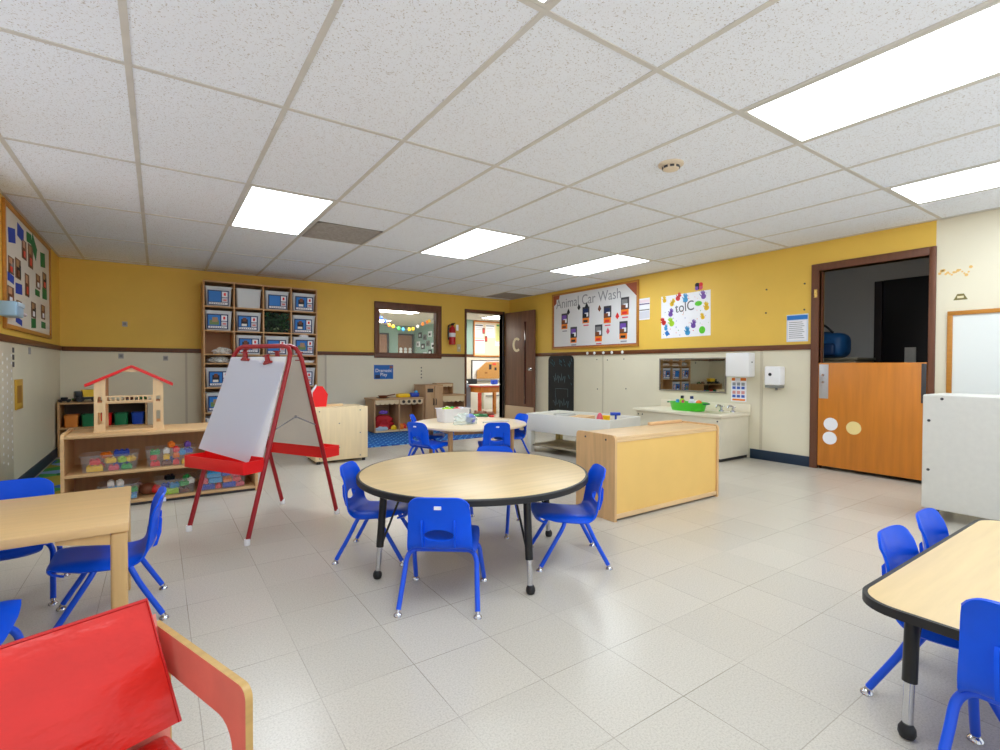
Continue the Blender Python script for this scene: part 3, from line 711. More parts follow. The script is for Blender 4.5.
pp = MB(); PIP = mat('red_piping', (196, 30, 28), .4)
pp.tube([(-.545, .132, .533), (-.041, .132, .533), (-.014, .052, .305)], .0035, PIP, 6); pp.build('piping', ra)
MB().box(-.555, -.016, -.19, .105, .15, .268, VINYL, .016, segs=3).build('seat_cushion', ra, 60)
MB().box(-.562, -.006, -.165, .185, .115, .148, EDGEW, .003).build('seat_base', ra)
MB().prism([(.118, .15), (.118, .28), (.186, .475), (.197, .47), (.130, .278), (.130, .15)], 'x', -.562, -.006, PINKLAM).build('back_panel', ra)

# ------------------------------------------------------------------ yellow backed shelf unit in the middle
ys = thing('shelf_unit', 'low maple shelf unit with a yellow back panel facing the round table', 'shelf', (3.0, 2.40, 0))
def side_poly(y0, y1, h, r=.03):
    P = [(y0, 0), (y1, 0)]
    for cy, a0 in ((y1 - r, 0), (y0 + r, 90)):
        for k in range(7):
            a = math.radians(a0 + 15 * k); P.append((cy + r * math.cos(a), h - r + r * math.sin(a)))
    return P
for x in (-.58, .56): MB().prism(side_poly(-.18, .18, .56), 'x', x, x + .02, wood('maple_end', (220, 178, 126), .1, 2)).build('side_panel', ys)
MB().box(-.56, .56, -.17, .17, .528, .548, MAPLEX, .003).build('top_panel', ys)
MB().box(-.56, .56, -.167, -.161, .045, .528, YBACK).build('back_panel', ys)
rl = MB(); rl.box(-.56, .56, -.177, -.161, .015, .045, MAPLEX, .003); rl.box(-.56, .56, -.173, -.161, .512, .528, MAPLEX, .002); rl.build('rail', ys)
MB().box(-.56, .56, -.161, .165, .018, .036, MAPLEX).build('bottom_shelf', ys); MB().box(-.56, .56, -.161, .165, .27, .288, MAPLEX).build('middle_shelf', ys)
sc = MB()
for y in (-.10, .09): sc.cyl((-.5815, y, .525), (-.579, y, .525), .007, DGREY, 10)
sc.build('screw_cap', ys)
MB().box(.16, .56, .135, .165, .5482, .572, wood('maple_lip', (232, 190, 140), .05, 0), .005).build('top_tray', ys)

# ------------------------------------------------------------------ easel
ez = thing('easel', 'red double sided painting easel with red trays', 'easel', (.572, 3.479, 0), math.atan2(.485, .875))
# local: +x is the side away from the camera's board (side B), +y runs from the near legs to the far ones
ZT = 1.128
def plane_x(s, z, off=0.0):                          # s=-1 side A, +1 side B
    return s * (.342 + (.022 - .342) * z / ZT) + s * off
for s in (-1, 1):
    pts = [(plane_x(s, .025), -.264, .025), (plane_x(s, ZT - .10), -.264, ZT - .10), (plane_x(s, ZT - .05), -.258, ZT - .05), (plane_x(s, ZT - .015), -.235, ZT - .015), (plane_x(s, ZT), -.19, ZT),
           (plane_x(s, ZT), .19, ZT), (plane_x(s, ZT - .015), .235, ZT - .015), (plane_x(s, ZT - .05), .258, ZT - .05), (plane_x(s, ZT - .10), .264, ZT - .10), (plane_x(s, .025), .264, .025)]
    fr = MB().tube(pts, .0135, REDM, 12).build('frame', ez)
    for y in (-.264, .264): MB().lathe([(.0155, 0), (.0165, .004), (.0165, .032), (.0145, .036)], WHITE, (plane_x(s, .012), y, 0), 14).build('foot_cap', fr)
    bd = MB(); z0, z1 = .47, 1.06
    vs = [(plane_x(s, z, d), y, z) for d in (.014, .022) for y, z in ((-.25, z0), (.25, z0), (.25, z1), (-.25, z1))]
    bd.raw(vs, [(0, 1, 2, 3), (7, 6, 5, 4), (0, 4, 5, 1), (1, 5, 6, 2), (2, 6, 7, 3), (3, 7, 4, 0)], OFFW if s > 0 else WHITE); bd.build('board', ez, 0)
    # tray: open box on the outer side
    xa = plane_x(s, .44, .016); xb = xa + s * .125
    a, b = min(xa, xb), max(xa, xb)
    tr = MB(); tr.box(a, b, -.265, .265, .395, .402, REDP)
    for q in ((xb, 1),): tr.box(xb - .004, xb + .004, -.265, .265, .395, .465, REDP, .0015)
    tr.box(xa - .003, xa + .003, -.265, .265, .395, .475, REDP)
    for y in (-.265, .265): tr.box(a, b, y - .003, y + .003, .395, .465, REDP)
    tr.build('tray', ez)
for y, dy in ((-.264, 0), (.264, 0)):
    br = MB(); z = .62
    br.tube([(plane_x(-1, z), y, z), (0, y, z + .07)], .004, GREY, 8); br.tube([(plane_x(1, z), y, z), (0, y, z + .07)], .004, GREY, 8); br.ball((0, y, z + .07), .009, GREY); br.build('brace', ez)
def clip(y, z, s, rot=0.0):
    M = Matrix.Translation((plane_x(s, z, .027), y, z)) @ Matrix.Rotation(rot, 4, 'X')
    c = MB(); c.box(-.012, .006, -.034, .034, -.010, .004, REDM, .003, M); c.box(-.010, .004, -.016, .016, .004, .04, REDM, .004, M); c.cyl(M @ Vector((-.006, -.022, .006)), M @ Vector((-.006, .022, .006)), .007, REDM, 10)
    c.box(-.014, .002, -.026, .026, .038, .046, REDM, .002, M)
    c.build('paper_clip', ez)
clip(.10, 1.045, -1); clip(-.115, 1.025, -1, -.2); clip(-.02, 1.055, 1); clip(-.22, 1.045, 1)
# sheet of paper hanging askew on side A; measured in (far-near, height)
ps = MB(); Q = [(.253, 1.056), (-.262, 1.026), (-.178, .440), (.300, .488)]
nU = 12; vs = []; fs = []
for i in range(nU + 1):
    for j in range(nU + 1):
        u, v = i / nU, j / nU
        yy = (Q[0][0] * (1 - u) + Q[1][0] * u) * (1 - v) + (Q[3][0] * (1 - u) + Q[2][0] * u) * v
        zz = (Q[0][1] * (1 - u) + Q[1][1] * u) * (1 - v) + (Q[3][1] * (1 - u) + Q[2][1] * u) * v
        vs.append((plane_x(-1, zz, .024 + .004 * math.sin(u * 5 + 1) * v + .024 * v * v), yy, zz))
for i in range(nU):
    for j in range(nU): fs.append((i * (nU + 1) + j, (i + 1) * (nU + 1) + j, (i + 1) * (nU + 1) + j + 1, i * (nU + 1) + j + 1))
ps.raw(vs, fs, PAPER); bmesh.ops.solidify(ps.bm, geom=ps.bm.faces[:], thickness=.0006)
o = ps.build('paper_sheet'); o.location = ez.location; o.rotation_euler = ez.rotation_euler
tag(o, 'large blank white paper sheet clipped to the red easel', 'paper')

# ------------------------------------------------------------------ low shelf on the left with dollhouse and bins
ls = thing('shelf_unit', 'long low two tier maple shelf on the left, dollhouse on its top', 'shelf', (0, 4.41, 0))
LW = wood('shelf_maple', (220, 182, 132), .07, 0)
for x in (-.545, .64): MB().prism(side_poly(0, .50, .535, .04), 'x', x, x + .02, LW).build('side_panel', ls)
for nm, z0, z1 in (('bottom_shelf', .02, .038), ('middle_shelf', .236, .256), ('top_panel', .502, .522)):
    MB().box(-.525, .64, .004, .48, z0, z1, LW, .003).build(nm, ls)
MB().box(-.525, .64, .482, .49, .02, .522, TAN).build('back_panel', ls)
MB().box(-.525, .64, .02, .03, 0, .02, DGREY).build('plinth', ls)
# dollhouse
dh = thing('dollhouse', 'open wooden dollhouse with a red gable roof on the low shelf', 'dollhouse', (-.168, 4.55, .522))
DW = wood('dollhouse_wood', (240, 208, 160), .06, 2)
MB().box(-.215, .205, 0, .26, 0, .014, DW, .002).build('base', dh)
def tower(x0, x1):
    for y0, y1 in ((0, .012), (.248, .26)):
        s = MB(); w = x1 - x0
        s.box(x0, x0 + w * .3, y0, y1, .014, .30, DW); s.box(x1 - w * .3, x1, y0, y1, .014, .30, DW)
        for z0, z1 in ((.014, .06), (.145, .21), (.255, .30)): s.box(x0 + w * .3, x1 - w * .3, y0, y1, z0, z1, DW)
        s.build('tower_wall', dh)
tower(-.21, -.145); tower(.135, .20)
for x in (-.21, .19): 
    s = MB(); s.box(x, x + .01, .012, .248, .014, .05, DW); s.box(x, x + .01, .012, .07, .05, .30, DW); s.box(x, x + .01, .19, .248, .05, .30, DW); s.box(x, x + .01, .07, .19, .19, .235, DW); s.build('end_wall', dh)
MB().box(-.198, .188, .0125, .2475, .205, .216, DW).build('upper_floor', dh)
r_ = MB(); r_.box(-.145, .135, .002, .010, .216, .226, DW); r_.box(-.145, .135, .002, .010, .252, .262, DW)
for k in range(11): r_.box(-.145 + k * .027, -.137 + k * .027, .002, .010, .226, .252, DW)
r_.build('railing', dh)
g_ = MB(); g_.prism([(-.06, .435), (.06, .435), (0, .462)], 'y', .0, .012, DW); g_.build('gable', dh)
MB().prism([(-.258, .328), (.004, .464), (.004, .484), (-.262, .348)], 'y', -.015, .275, REDP).build('roof_panel', dh); MB().prism([(.258, .328), (.006, .464), (.006, .484), (.262, .348)], 'y', -.015, .275, mat('roof_red', (226, 40, 40), .4)).build('roof_panel', dh)
MB().prism([(-.21, .30), (-.145, .30), (-.145, .386), (-.21, .352)], 'y', 0, .012, DW).build('roof_post', dh); MB().prism([(.20, .30), (.135, .30), (.135, .386), (.20, .352)], 'y', 0, .012, DW).build('roof_post', dh); MB().box(-.15, -.135, .12, .14, .216, .39, TAN).build('roof_post', dh)

def tub(name, label, loc, wx, wy, h, m, taper=.9, group=None, rz=0, lip=.008, cat='bin'):
    """open, tapered plastic tub with a rolled rim; wx, wy are the rim's half sizes"""
    t = thing(name, label, cat, loc, rz, group)
    mb = MB(); th = .003
    A = rounded(-wx, wx, -wy, wy, .02, 4); B = rounded(-wx * taper, wx * taper, -wy * taper, wy * taper, .02, 4); n = len(A)
    Ai = [(x * (1 - th / wx), y * (1 - th / wy)) for x, y in A]; Bi = [(x * (1 - th / wx), y * (1 - th / wy)) for x, y in B]
    vs = [(x, y, 0) for x, y in B] + [(x, y, h) for x, y in A] + [(x, y, h) for x, y in Ai] + [(x, y, th) for x, y in Bi]
    fs = [tuple(range(n))[::-1], tuple(range(3 * n, 4 * n))]
    for q in range(3):
        for k in range(n):
            k2 = (k + 1) % n; fs.append((q * n + k, q * n + k2, (q + 1) * n + k2, (q + 1) * n + k))
    mb.raw(vs, fs, m); mb.build('tub', t, 40)
    O = [(x * (1 + lip / wx), y * (1 + lip / wy)) for x, y in A]
    r = MB(); vs = [(x, y, z) for z in (h - .007, h + .001) for x, y in O + A]; fs = []
    for k in range(n):
        k2 = (k + 1) % n
        fs += [(k, k2, 2 * n + k2, 2 * n + k), (2 * n + k, 2 * n + k2, 3 * n + k2, 3 * n + k), (k, n + k, n + k2, k2)]
    r.raw(vs, fs, m); r.build('rim', t, 40)
    return t
_bricks = {}
def brick(col, size, loc, rot, where, name='toy_brick', cat='toy brick'):
    key = (col, size)
    if key not in _bricks:
        a, b, h = size; mb = MB(); mb.box(-a, a, -b, b, 0, h, COLS[col], .004)
        nx, ny = max(1, round(a / .016)), max(1, round(b / .016))
        for i in range(nx):
            for j in range(ny):
                x = -a + (i + .5) * 2 * a / nx; y = -b + (j + .5) * 2 * b / ny; mb.cyl((x, y, h), (x, y, h + .009), min(a / nx, b / ny) * .6, COLS[col], 10)
        _bricks[key] = mb.build(name); o = _bricks[key]
    else:
        o = _bricks[key].copy(); C.objects.link(o)
    o.location = loc; o.rotation_euler = rot
    word = {(.046, .02): 'long', (.03, .02): 'medium', (.02, .02): 'small'}.get(size[:2], 'flat')
    tag(o, '%s %s toy brick %s' % (word, col, where), cat, 'toy bricks ' + where)
    return o
B1, B2, B3 = (.046, .02, .038), (.03, .02, .03), (.02, .02, .034)
def pos_in(x0, y0, z0, cells): 
    for c in cells:
        col, size, dx, dy, dz, rz, rx = c; yield col, size, (x0 + dx, y0 + dy, z0 + dz), (rx, 0, rz)
# upper left bin
tub('clear_bin', 'clear toy bin on the middle shelf, left under the dollhouse', (-.285, 4.545, .2565), .165, .105, .118, CLEARP, .92, 'clear toy bins on the low shelf')
for a in pos_in(-.285, 4.545, .260, [('yellow', B1, -.085, -.065, 0, 0, 0), ('pink', B2, .02, -.068, 0, .1, 0), ('green', B2, .095, -.065, 0, -.1, 0), ('red', B2, -.07, .0, .012, .3, 0), ('blue', B1, .06, .0, .0, .1, 0), ('orange', B2, -.07, .055, 0, .5, 0),
        ('red', B2, -.085, -.055, .050, .1, .2), ('yellow', B2, .0, -.05, .052, .4, .2), ('lime', B3, .065, -.052, .050, .6, .2), ('yellow', B2, .112, -.035, .052, .9, .3), ('orange', B2, -.03, .02, .085, .5, .5), ('blue', B1, .062, .03, .085, .05, .1)]):
    brick(*a, 'in the left bin under the dollhouse')
tub('clear_bin', 'clear toy bin on the middle shelf, right one behind the easel tray', (.078, 4.545, .2565), .160, .105, .130, CLEARP, .92, 'clear toy bins on the low shelf')
for a in pos_in(.078, 4.545, .260, [('red', B2, -.10, -.065, 0, 0, 0), ('brown', B2, -.028, -.065, 0, 0, 0), ('red', B3, .03, -.066, 0, 0, 0), ('yellow', B2, .092, -.062, 0, .1, 0), ('blue', B1, .0, .03, 0, .1, 0), ('red', B3, -.11, -.062, .046, 0, 0), ('yellow', B3, -.03, -.066, .044, 0, 0), ('orange', B3, .03, -.062, .05, .1, 0),
        ('green', B2, -.10, -.058, .086, 0, .1), ('white', B3, -.03, -.062, .088, 0, 0), ('red', B3, .03, -.058, .094, .2, 0), ('sky blue', B3, .068, -.055, .07, .2, .1), ('blue', B2, .105, -.045, .08, .2, .1), ('orange', B3, .0, -.04, .13, .3, .1), ('purple', B3, .105, -.01, .12, .2, 0)]):
    brick(*a, 'in the right bin behind the easel tray')
tub('clear_bin', 'clear toy bin on the bottom shelf at left, half behind the wooden table', (-.235, 4.545, .0385), .12, .10, .115, CLEARP, .92, 'clear toy bins on the low shelf')
for a in pos_in(-.235, 4.545, .042, [('sky blue', B2, .07, -.06, 0, .1, 0), ('blue', B1, -.03, -.06, 0, 0, 0), ('green', B2, .075, -.05, .045, .3, .1), ('sky blue', B1, -.02, -.02, .05, .2, 0), ('white', B3, .0, -.03, .098, .4, .3), ('white', B3, -.05, -.02, .098, 0, .2), ('blue', B3, .08, .03, .0, 0, 0)]):
    brick(*a, 'in the bottom bin behind the wooden table')
tub('clear_bin', 'clear toy bin on the bottom shelf in the middle, green and lime toys showing', (.105, 4.545, .0385), .13, .10, .115, CLEARP, .9, 'clear toy bins on the low shelf')
for a in pos_in(.105, 4.545, .042, [('lime', B1, -.03, -.068, 0, .1, 0), ('brown', B2, .05, -.06, 0, .2, 0), ('blue', B2, -.06, -.02, .04, .3, 0), ('sky blue', B2, -.01, -.055, .044, .2, .2), ('green', B2, .05, -.05, .05, .4, .1), ('white', B3, .095, -.03, .06, .3, .2), ('green', B3, .07, .0, .08, .7, .2), ('black', B2, -.04, .0, .098, .5, .3)]):
    brick(*a, 'in the middle bin of the bottom shelf')
tub('clear_bin', 'clear toy bin at the right end of the bottom shelf, behind the easel legs', (.415, 4.545, .0385), .165, .105, .125, CLEARP, .93, 'clear toy bins on the low shelf')
for a in pos_in(.415, 4.545, .042, [('blue', B1, -.10, -.068, 0, 0, 0), ('red', B3, -.03, -.068, 0, 0, 0), ('blue', B1, .045, -.068, 0, .0, 0), ('pink', B2, .12, -.066, 0, .1, 0), ('pink', B3, -.12, -.064, .046, 0, 0), ('sky blue', B1, -.05, -.062, .046, .1, 0), ('orange', B2, .03, -.064, .047, .2, .3), ('red', B2, .10, -.062, .042, -.1, 0),
        ('sky blue', B1, -.06, -.058, .09, 0, .1), ('blue', B2, .02, -.055, .092, .2, 0), ('pink', B2, .09, -.055, .084, .1, .1), ('sky blue', B2, .09, -.02, .12, .4, 0), ('sky blue', B1, -.05, .0, .10, .2, 0)]):
    brick(*a, 'in the bottom bin behind the easel legs')
mb = MB(); mb.ball((0, 0, .045), .06, COLS['brown'], (1, .9, .75)); mb.ball((.05, -.02, .04), .04, COLS['red'], (1, 1, .8)); mb.cyl((-.03, 0, .07), (-.06, 0, .10), .014, COLS['brown'], 10); o = mb.build('toy_pot'); o.location = (-.068, 4.56, .0385)
tag(o, 'dark red and brown toy on the bottom shelf, left of the lime bricks', 'toy')

# ------------------------------------------------------------------ rugs
def rug_material(name, base, cols, sx, sy, mode):
    m = bpy.data.materials.new(name); m.use_nodes = True; nt = m.node_tree; N = nt.nodes.new; L = nt.links.new; b = nt.nodes['Principled BSDF']; b.inputs['Roughness'].default_value = .95; b.inputs['Specular IOR Level'].default_value = .1
    tc = N('ShaderNodeTexCoord'); mp = N('ShaderNodeMapping'); mp.inputs['Scale'].default_value = (sx, sy, 1); L(tc.outputs['Object'], mp.inputs[0])
    rp = N('ShaderNodeValToRGB'); rp.color_ramp.interpolation = 'CONSTANT'
    if mode == 'brick':
        v = N('ShaderNodeTexBrick'); v.inputs['Scale'].default_value = 3.0; v.inputs['Color1'].default_value = lin(base); v.inputs['Color2'].default_value = lin(cols[0]); v.inputs['Mortar'].default_value = lin(cols[1]); v.inputs['Mortar Size'].default_value = .035; v.inputs['Bias'].default_value = -.2
        mp.inputs['Rotation'].default_value = (0, 0, .5); L(mp.outputs[0], v.inputs['Vector']); L(v.outputs['Color'], b.inputs['Base Color'])
    else:
        v = N('ShaderNodeTexVoronoi'); v.inputs['Scale'].default_value = 5.0; L(mp.outputs[0], v.inputs['Vector'])
        s = N('ShaderNodeSeparateColor'); L(v.outputs['Color'], s.inputs[0]); L(s.outputs[0], rp.inputs[0])
        e = rp.color_ramp.elements; e[0].color = lin(base); e[1].position = .35; e[1].color = lin(cols[0])
        for k, c in enumerate(cols[1:]):
            q = e.new(.5 + .17 * k); q.color = lin(c)
        L(rp.outputs[0], b.inputs['Base Color'])
    return m
mb = MB(); mb.box(-1.30, 1.30, -.75, .75, 0, .010, rug_material('blue_rug', (12, 58, 150), [(20, 84, 184), (96, 160, 214)], 1, 1.4, 'brick'), .003); o = mb.build('rug'); o.location = (2.75, 6.72, .0); tag(o, 'blue patterned rug in front of the wooden play kitchen', 'rug')
mb = MB(); mb.box(-.60, .60, -.95, .95, 0, .010, rug_material('play_rug', (40, 96, 60), [(70, 140, 70), (60, 100, 160), (120, 150, 190), (150, 140, 60)], 1, 1, 'voronoi'), .003); o = mb.build('rug'); o.location = (-.30, 6.05, .0); tag(o, 'green and blue play rug in the back left corner', 'rug')

# ------------------------------------------------------------------ tall cubby with picture bins
X0, X1, YFc = .464, 1.83, 7.16
cu = thing('cubby_shelf', 'tall wooden cubby shelf of picture bins against the back wall', 'cubby', (X0, YFc, 0))
W = X1 - X0; cw = W / 4; CW = wood('cubby_wood', (206, 160, 110), .08, 2)
rowz = [2.068, 1.755, 1.452, 1.155, 1.040, .735, .42, .105]
for k in range(5):
    x = k * cw - (.008 if k else 0) - (.008 if k == 4 else 0)
    MB().box(x, x + .016, 0, .42, 0, 2.068, CW, .002).build('side_panel' if k in (0, 4) else 'divider', cu)
sh = []
for z in rowz:
    MB().box(.016, W - .016, .004, .41, z - .016, z, CW, .001).build('shelf_board', cu)
MB().box(.008, W - .008, .41, .42, .05, 2.06, mat('cubby_back', (190, 142, 100), .6)).build('back_panel', cu)
def bin_at(col, row, kind, lab):
    x = X0 + (col + .5) * cw; z = rowz[row + 1]
    t = tub('picture_bin', lab, (x, YFc + .19, z + .0005), .148, .165, .245, MILKY, .9, 'picture bins in the tall cubby', cat='bin')
    if kind == 'plain': return t
    dx, dz = random.uniform(-.015, .015), random.uniform(-.006, .008)
    c = MB(); y = -.166
    def r(x0, x1, z0, z1, lay, m): c.box(x0 + dx, x1 + dx, y - .0012 * (lay + 1), y - .0012 * lay, z0 + dz, z1 + dz, m)
    dz -= .0
    def r(x0, x1, z0, z1, lay, m): c.box(x0 * 1.2 + dx, x1 * 1.2 + dx, y - .0012 * (lay + 1), y - .0012 * lay, .128 + (z0 - .125) * 1.18 + dz, .128 + (z1 - .125) * 1.18 + dz, m)
    r(-.098, .098, .045, .205, 0, NAVYC); r(-.086, .024, .082, .193, 1, SKYB); r(.034, .086, .135, .193, 1, PAPER); r(.034, .086, .082, .128, 1, mat('card_pale', (210, 206, 216), .6)); r(-.086, .086, .055, .076, 1, PAPER)
    r(.05, .07, .150, .180, 2, COLS['red']); r(.045, .076, .095, .112, 2, mat('card_pink', (220, 120, 120), .6))
    if kind == 'pic': r(-.065, .0, .088, .165, 2, INK); r(-.05, -.015, .14, .18, 3, COLS['brown']); r(-.06, -.01, .09, .115, 3, COLS['white'])
    elif kind == 'pic2': r(-.075, .012, .09, .14, 2, mat('card_green', (110, 140, 90), .6)); r(-.05, 0, .12, .17, 3, mat('card_tan', (170, 140, 110), .6))
    for q in range(7): r(-.07 + q * .02, -.058 + q * .02, .061, .070, 2, GREYINK)
    M_ = Matrix.Translation((0, 0, 0))
    o = c.build('label_card', t, 0); o.rotation_euler = (math.radians(3.6), 0, 0); o.location = (0, .0145 - .012, -.01)
    return t
rn = ['top row', 'second row', 'third row', 'slot row', 'fifth row', 'sixth row', 'lowest row']; cn = ['first', 'second', 'third', 'fourth']
plan = {(0, 0): 'card', (1, 0): 'plain', (2, 0): 'card', (3, 0): 'pic', (0, 1): 'pic2', (1, 1): 'pic', (3, 1): 'pic', (1, 2): 'pic', (2, 2): 'card', (3, 2): 'pic2', (0, 4): 'pic', (1, 4): 'card', (2, 4): 'pic', (3, 4): 'pic', (0, 5): 'pic2', (1, 5): 'pic', (3, 5): 'pic', (0, 6): 'pic'}
desc = {'card': 'bin with plain blue card', 'plain': 'bin without any card', 'pic': 'bin with dark picture card', 'pic2': 'bin with pale picture card'}
for (c, r), k in plan.items(): bin_at(c, r, k, '%s, %s of the cubby, %s from left' % (desc[k], rn[r], cn[c]))
# dark leafy greenery in second row, third cubby
t = thing('artificial_greenery', 'dark green artificial leaves stuffed in the second row of the cubby', 'artificial plant', (X0 + 2.5 * cw, YFc + .18, rowz[2]))
mb = MB(); DG, MG, LG = mat('leaf_dark', (18, 40, 26), .5), mat('leaf_mid', (40, 78, 44), .5), mat('leaf_light', (140, 160, 120), .5)
mb.ball((0, .05, .135), .13, DG, (1.12, .9, .98))
for k in range(300):
    p = Vector((random.uniform(-.148, .148), random.uniform(-.175, -.08), random.uniform(.012, .262)))
    d = Vector((random.uniform(-1, 1), random.uniform(-.6, .1), random.uniform(-1, 1))).normalized() * random.uniform(.035, .06); w = d.cross(Vector((0, 1, .2))).normalized() * .013
    a, b = p - d * .5, p + d * .5
    for q in (a, b): q.x = max(-.152, min(.152, q.x)); q.z = max(.004, min(.27, q.z))
    m_ = (p + w), (p - w)
    mb.raw([a, p + w + Vector((0, -.004, 0)), b, p - w + Vector((0, -.004, 0))], [(0, 1, 2, 3)], random.choice([DG, DG, DG, MG, MG, LG if p.z < .08 else MG]))
mb.build('foliage', t, 0)
# papers in the slot row
def crumple(n, lab, x, y, z, w, m, cat='paper', sc=(1, .8, .28), grp=None):
    b = bmesh.new(); bmesh.ops.create_icosphere(b, subdivisions=3, radius=w)
    for v in b.verts:
        k = 1 + random.uniform(-.22, .22); v.co = Vector((v.co.x * sc[0] * k, v.co.y * sc[1] * k, max(-w * sc[2] * .6, v.co.z * sc[2] * k)))
    mb = MB(); mb.merge(b, m, Matrix.Translation((0, 0, w * sc[2] * .6 + .001))); o = mb.build(n, None, 20); o.location = (x, y, z); return tag(o, lab, cat, grp)
crumple('crumpled_plastic', 'crumpled plastic wrap in the slot row of the cubby, first from left', X0 + .5 * cw, YFc + .12, rowz[4], .11, mat('plastic_wrap', (190, 190, 186), .25, 0, .5, 30), 'plastic wrap', (1.2, .9, .48))
for c_ in range(4):
    mb = MB(); 
    for k in range(4 if c_ else 2): mb.box(-.13 + k * .004, .12 + k * .006, -.12, .12, k * .012, k * .012 + .010, [OFFW, PAPER, GREYW, TAN][(k + c_) % 4])
    o = mb.build('paper_stack'); o.location = (X0 + (c_ + .5) * cw + .0, YFc + (.17 if c_ else .27), rowz[4]);
    if c_ == 0: o.location.z = rowz[4]; o.scale = (.9, .4, 1); o.location.y = YFc + .33
    tag(o, 'stack of papers in the slot row of the cubby, %s from left' % cn[c_], 'paper stack', 'papers in the slot row')
crumple('crumpled_plastic', 'crumpled pale plastic on the empty third row board of the cubby', X0 + .62 * cw, YFc + .10, rowz[3], .085, mat('plastic_wrap_pale', (214, 214, 210), .25, 0, .35, 30), 'plastic wrap', (1.25, .8, .6))
crumple('tissue_paper', 'white tissue paper tucked on top of the bin in the third row', X0 + 3.0 * cw + .17, YFc + .04, rowz[3] + .247, .05, PAPER, 'tissue paper', (1.2, .5, .5))

# ------------------------------------------------------------------ birch shelf back with toys on it (mid left)
bx = thing('shelf_unit', 'pale birch shelf unit seen from its plain back, right of the easel', 'shelf', (1.58, 5.21, 0))
for x in (-.27, .252): MB().box(x, x + .018, .006, .42, .03, .575, BIRCH, .003).build('side_panel', bx)
MB().box(-.272, .272, 0, .006, .03, .580, BIRCH, .001).build('back_panel', bx)
MB().box(-.252, .252, .006, .42, .557, .575, BIRCH, .002).build('top_panel', bx); MB().box(-.252, .252, .006, .42, .03, .048, BIRCH).build('bottom_shelf', bx); MB().box(-.252, .252, .006, .42, .29, .306, BIRCH).build('middle_shelf', bx)
sc = MB()
for x, z in ((-.23, .54), (.19, .54), (-.03, .41), (.19, .30), (-.03, .16), (.19, .06), (-.23, .06)): sc.cyl((x, -.002, z), (x, .001, z), .007, GREY, 8)
sc.build('screw_cap', bx)
for sx in (-.25, .25):
    for y in (.03, .38): MB().cyl((sx * .95, y, 0), (sx * .95, y, .03), .018, BLACK, 12).build('foot', bx)
tt = thing('toy_mailbox', 'red toy with a pointed top standing on the pale birch shelf unit', 'toy', (1.405, 5.42, .575))
MB().prism([(-.072, 0), (.066, 0), (.084, .13), (.03, .215), (-.03, .215), (-.072, .15)], 'y', -.012, .10, REDP).build('body', tt)
MB().prism([(-.090, 0), (-.072, .0), (-.072, .15), (-.03, .215), (-.034, .235), (-.088, .16)], 'y', -.008, .026, PAPER).build('trim_edge', tt)
mb = MB(); mb.box(-.09, .09, -.02, .02, 0, .022, DW, .003); o = mb.build('wooden_block'); o.location = (1.57, 5.46, .575); tag(o, 'flat wooden block lying beside the red pointed toy', 'block')
# ------------------------------------------------------------------ back left shelf with coloured tubs
bs = thing('shelf_unit', 'low wooden shelf of coloured tubs in the back left corner', 'shelf', (-.51, 7.2, 0))
for x in (-.40, .382): MB().box(x, x + .018, 0, .38, 0, .60, TAN, .002).build('side_panel', bs)
for nm, z in (('top_panel', .575), ('middle_shelf', .30), ('bottom_shelf', .03)): MB().box(-.382, .382, .003, .37, z, z + .018, TAN).build(nm, bs)
MB().box(-.382, .382, .37, .38, .03, .59, mat('shelf_dark_back', (90, 70, 54), .6)).build('back_panel', bs)
for i, (x0, x1, m, c) in enumerate(((-.865, -.735, ORANGE, 'orange'), (-.715, -.60, DGREEN, 'green'), (-.565, -.44, REDP, 'red'), (-.425, -.29, DGREEN, 'green'), (-.265, -.135, mat('tub_blue', (24, 70, 180), .4), 'blue'))):
    tub('coloured_tub', c + ' tub in the back left shelf, ' + ['leftmost', 'second from left', 'middle', 'second from right', 'rightmost'][i] + ' of five', ((x0 + x1) / 2, 7.34, .3185), (x1 - x0) / 2 - .004, .11, .13, m, .93, 'coloured tubs in the back left shelf', lip=.003, cat='tub')
def truck(lab, loc, rz, body, bed, s=1.0):
    t = thing('toy_truck', lab, 'toy truck', loc, rz)
    MB().box(-.10 * s, .10 * s, -.04 * s, .04 * s, .025 * s, .045 * s, BLACK, .004).build('chassis', t)
    MB().box(-.10 * s, -.045 * s, -.04 * s, .04 * s, .045 * s, .105 * s, body, .008).build('cab', t)
    MB().prism([(-.035 * s, .05 * s), (.085 * s, .05 * s), (.11 * s, .12 * s), (-.045 * s, .12 * s)], 'y', -.045 * s, .045 * s, bed).build('dump_bed', t)
    for x in (-.065, .06):
        for y in (-.045, .045): MB().cyl((x * s, (y - .009) * s, .025 * s), (x * s, (y + .009) * s, .025 * s), .025 * s, BLACK, 14).build('wheel', t)
truck('yellow and black toy dump truck on the back left shelf', (-.665, 7.33, .593), .25, COLS['black'], COLS['yellow'], 1.15)
for i, (x, y, m, lab) in enumerate(((-.86, 7.30, COLS['black'], 'black toy car on the back left shelf, in the corner'), (-.76, 7.46, mat('toy_green', (90, 140, 60), .5), 'green toy car on the back left shelf'), (-.28, 7.34, COLS['brown'], 'brown toy car on the back left shelf behind the dollhouse'), (-.16, 7.36, mat('toy_green2', (70, 130, 60), .5), 'green toy car at the right end of the back left shelf'))):
    t = thing('toy_car', lab, 'toy car', (x, y, .593), .3 * i, 'toy cars on the back left shelf')
    MB().box(-.055, .055, -.028, .028, .012, .036, m, .008).build('body', t); MB().box(-.03, .03, -.024, .024, .036, .058, m, .008).build('cabin', t)
    for sx in (-.033, .033):
        for sy in (-.028, .028): MB().cyl((sx, sy - .006, .014), (sx, sy + .006, .014), .014, BLACK, 12).build('wheel', t)

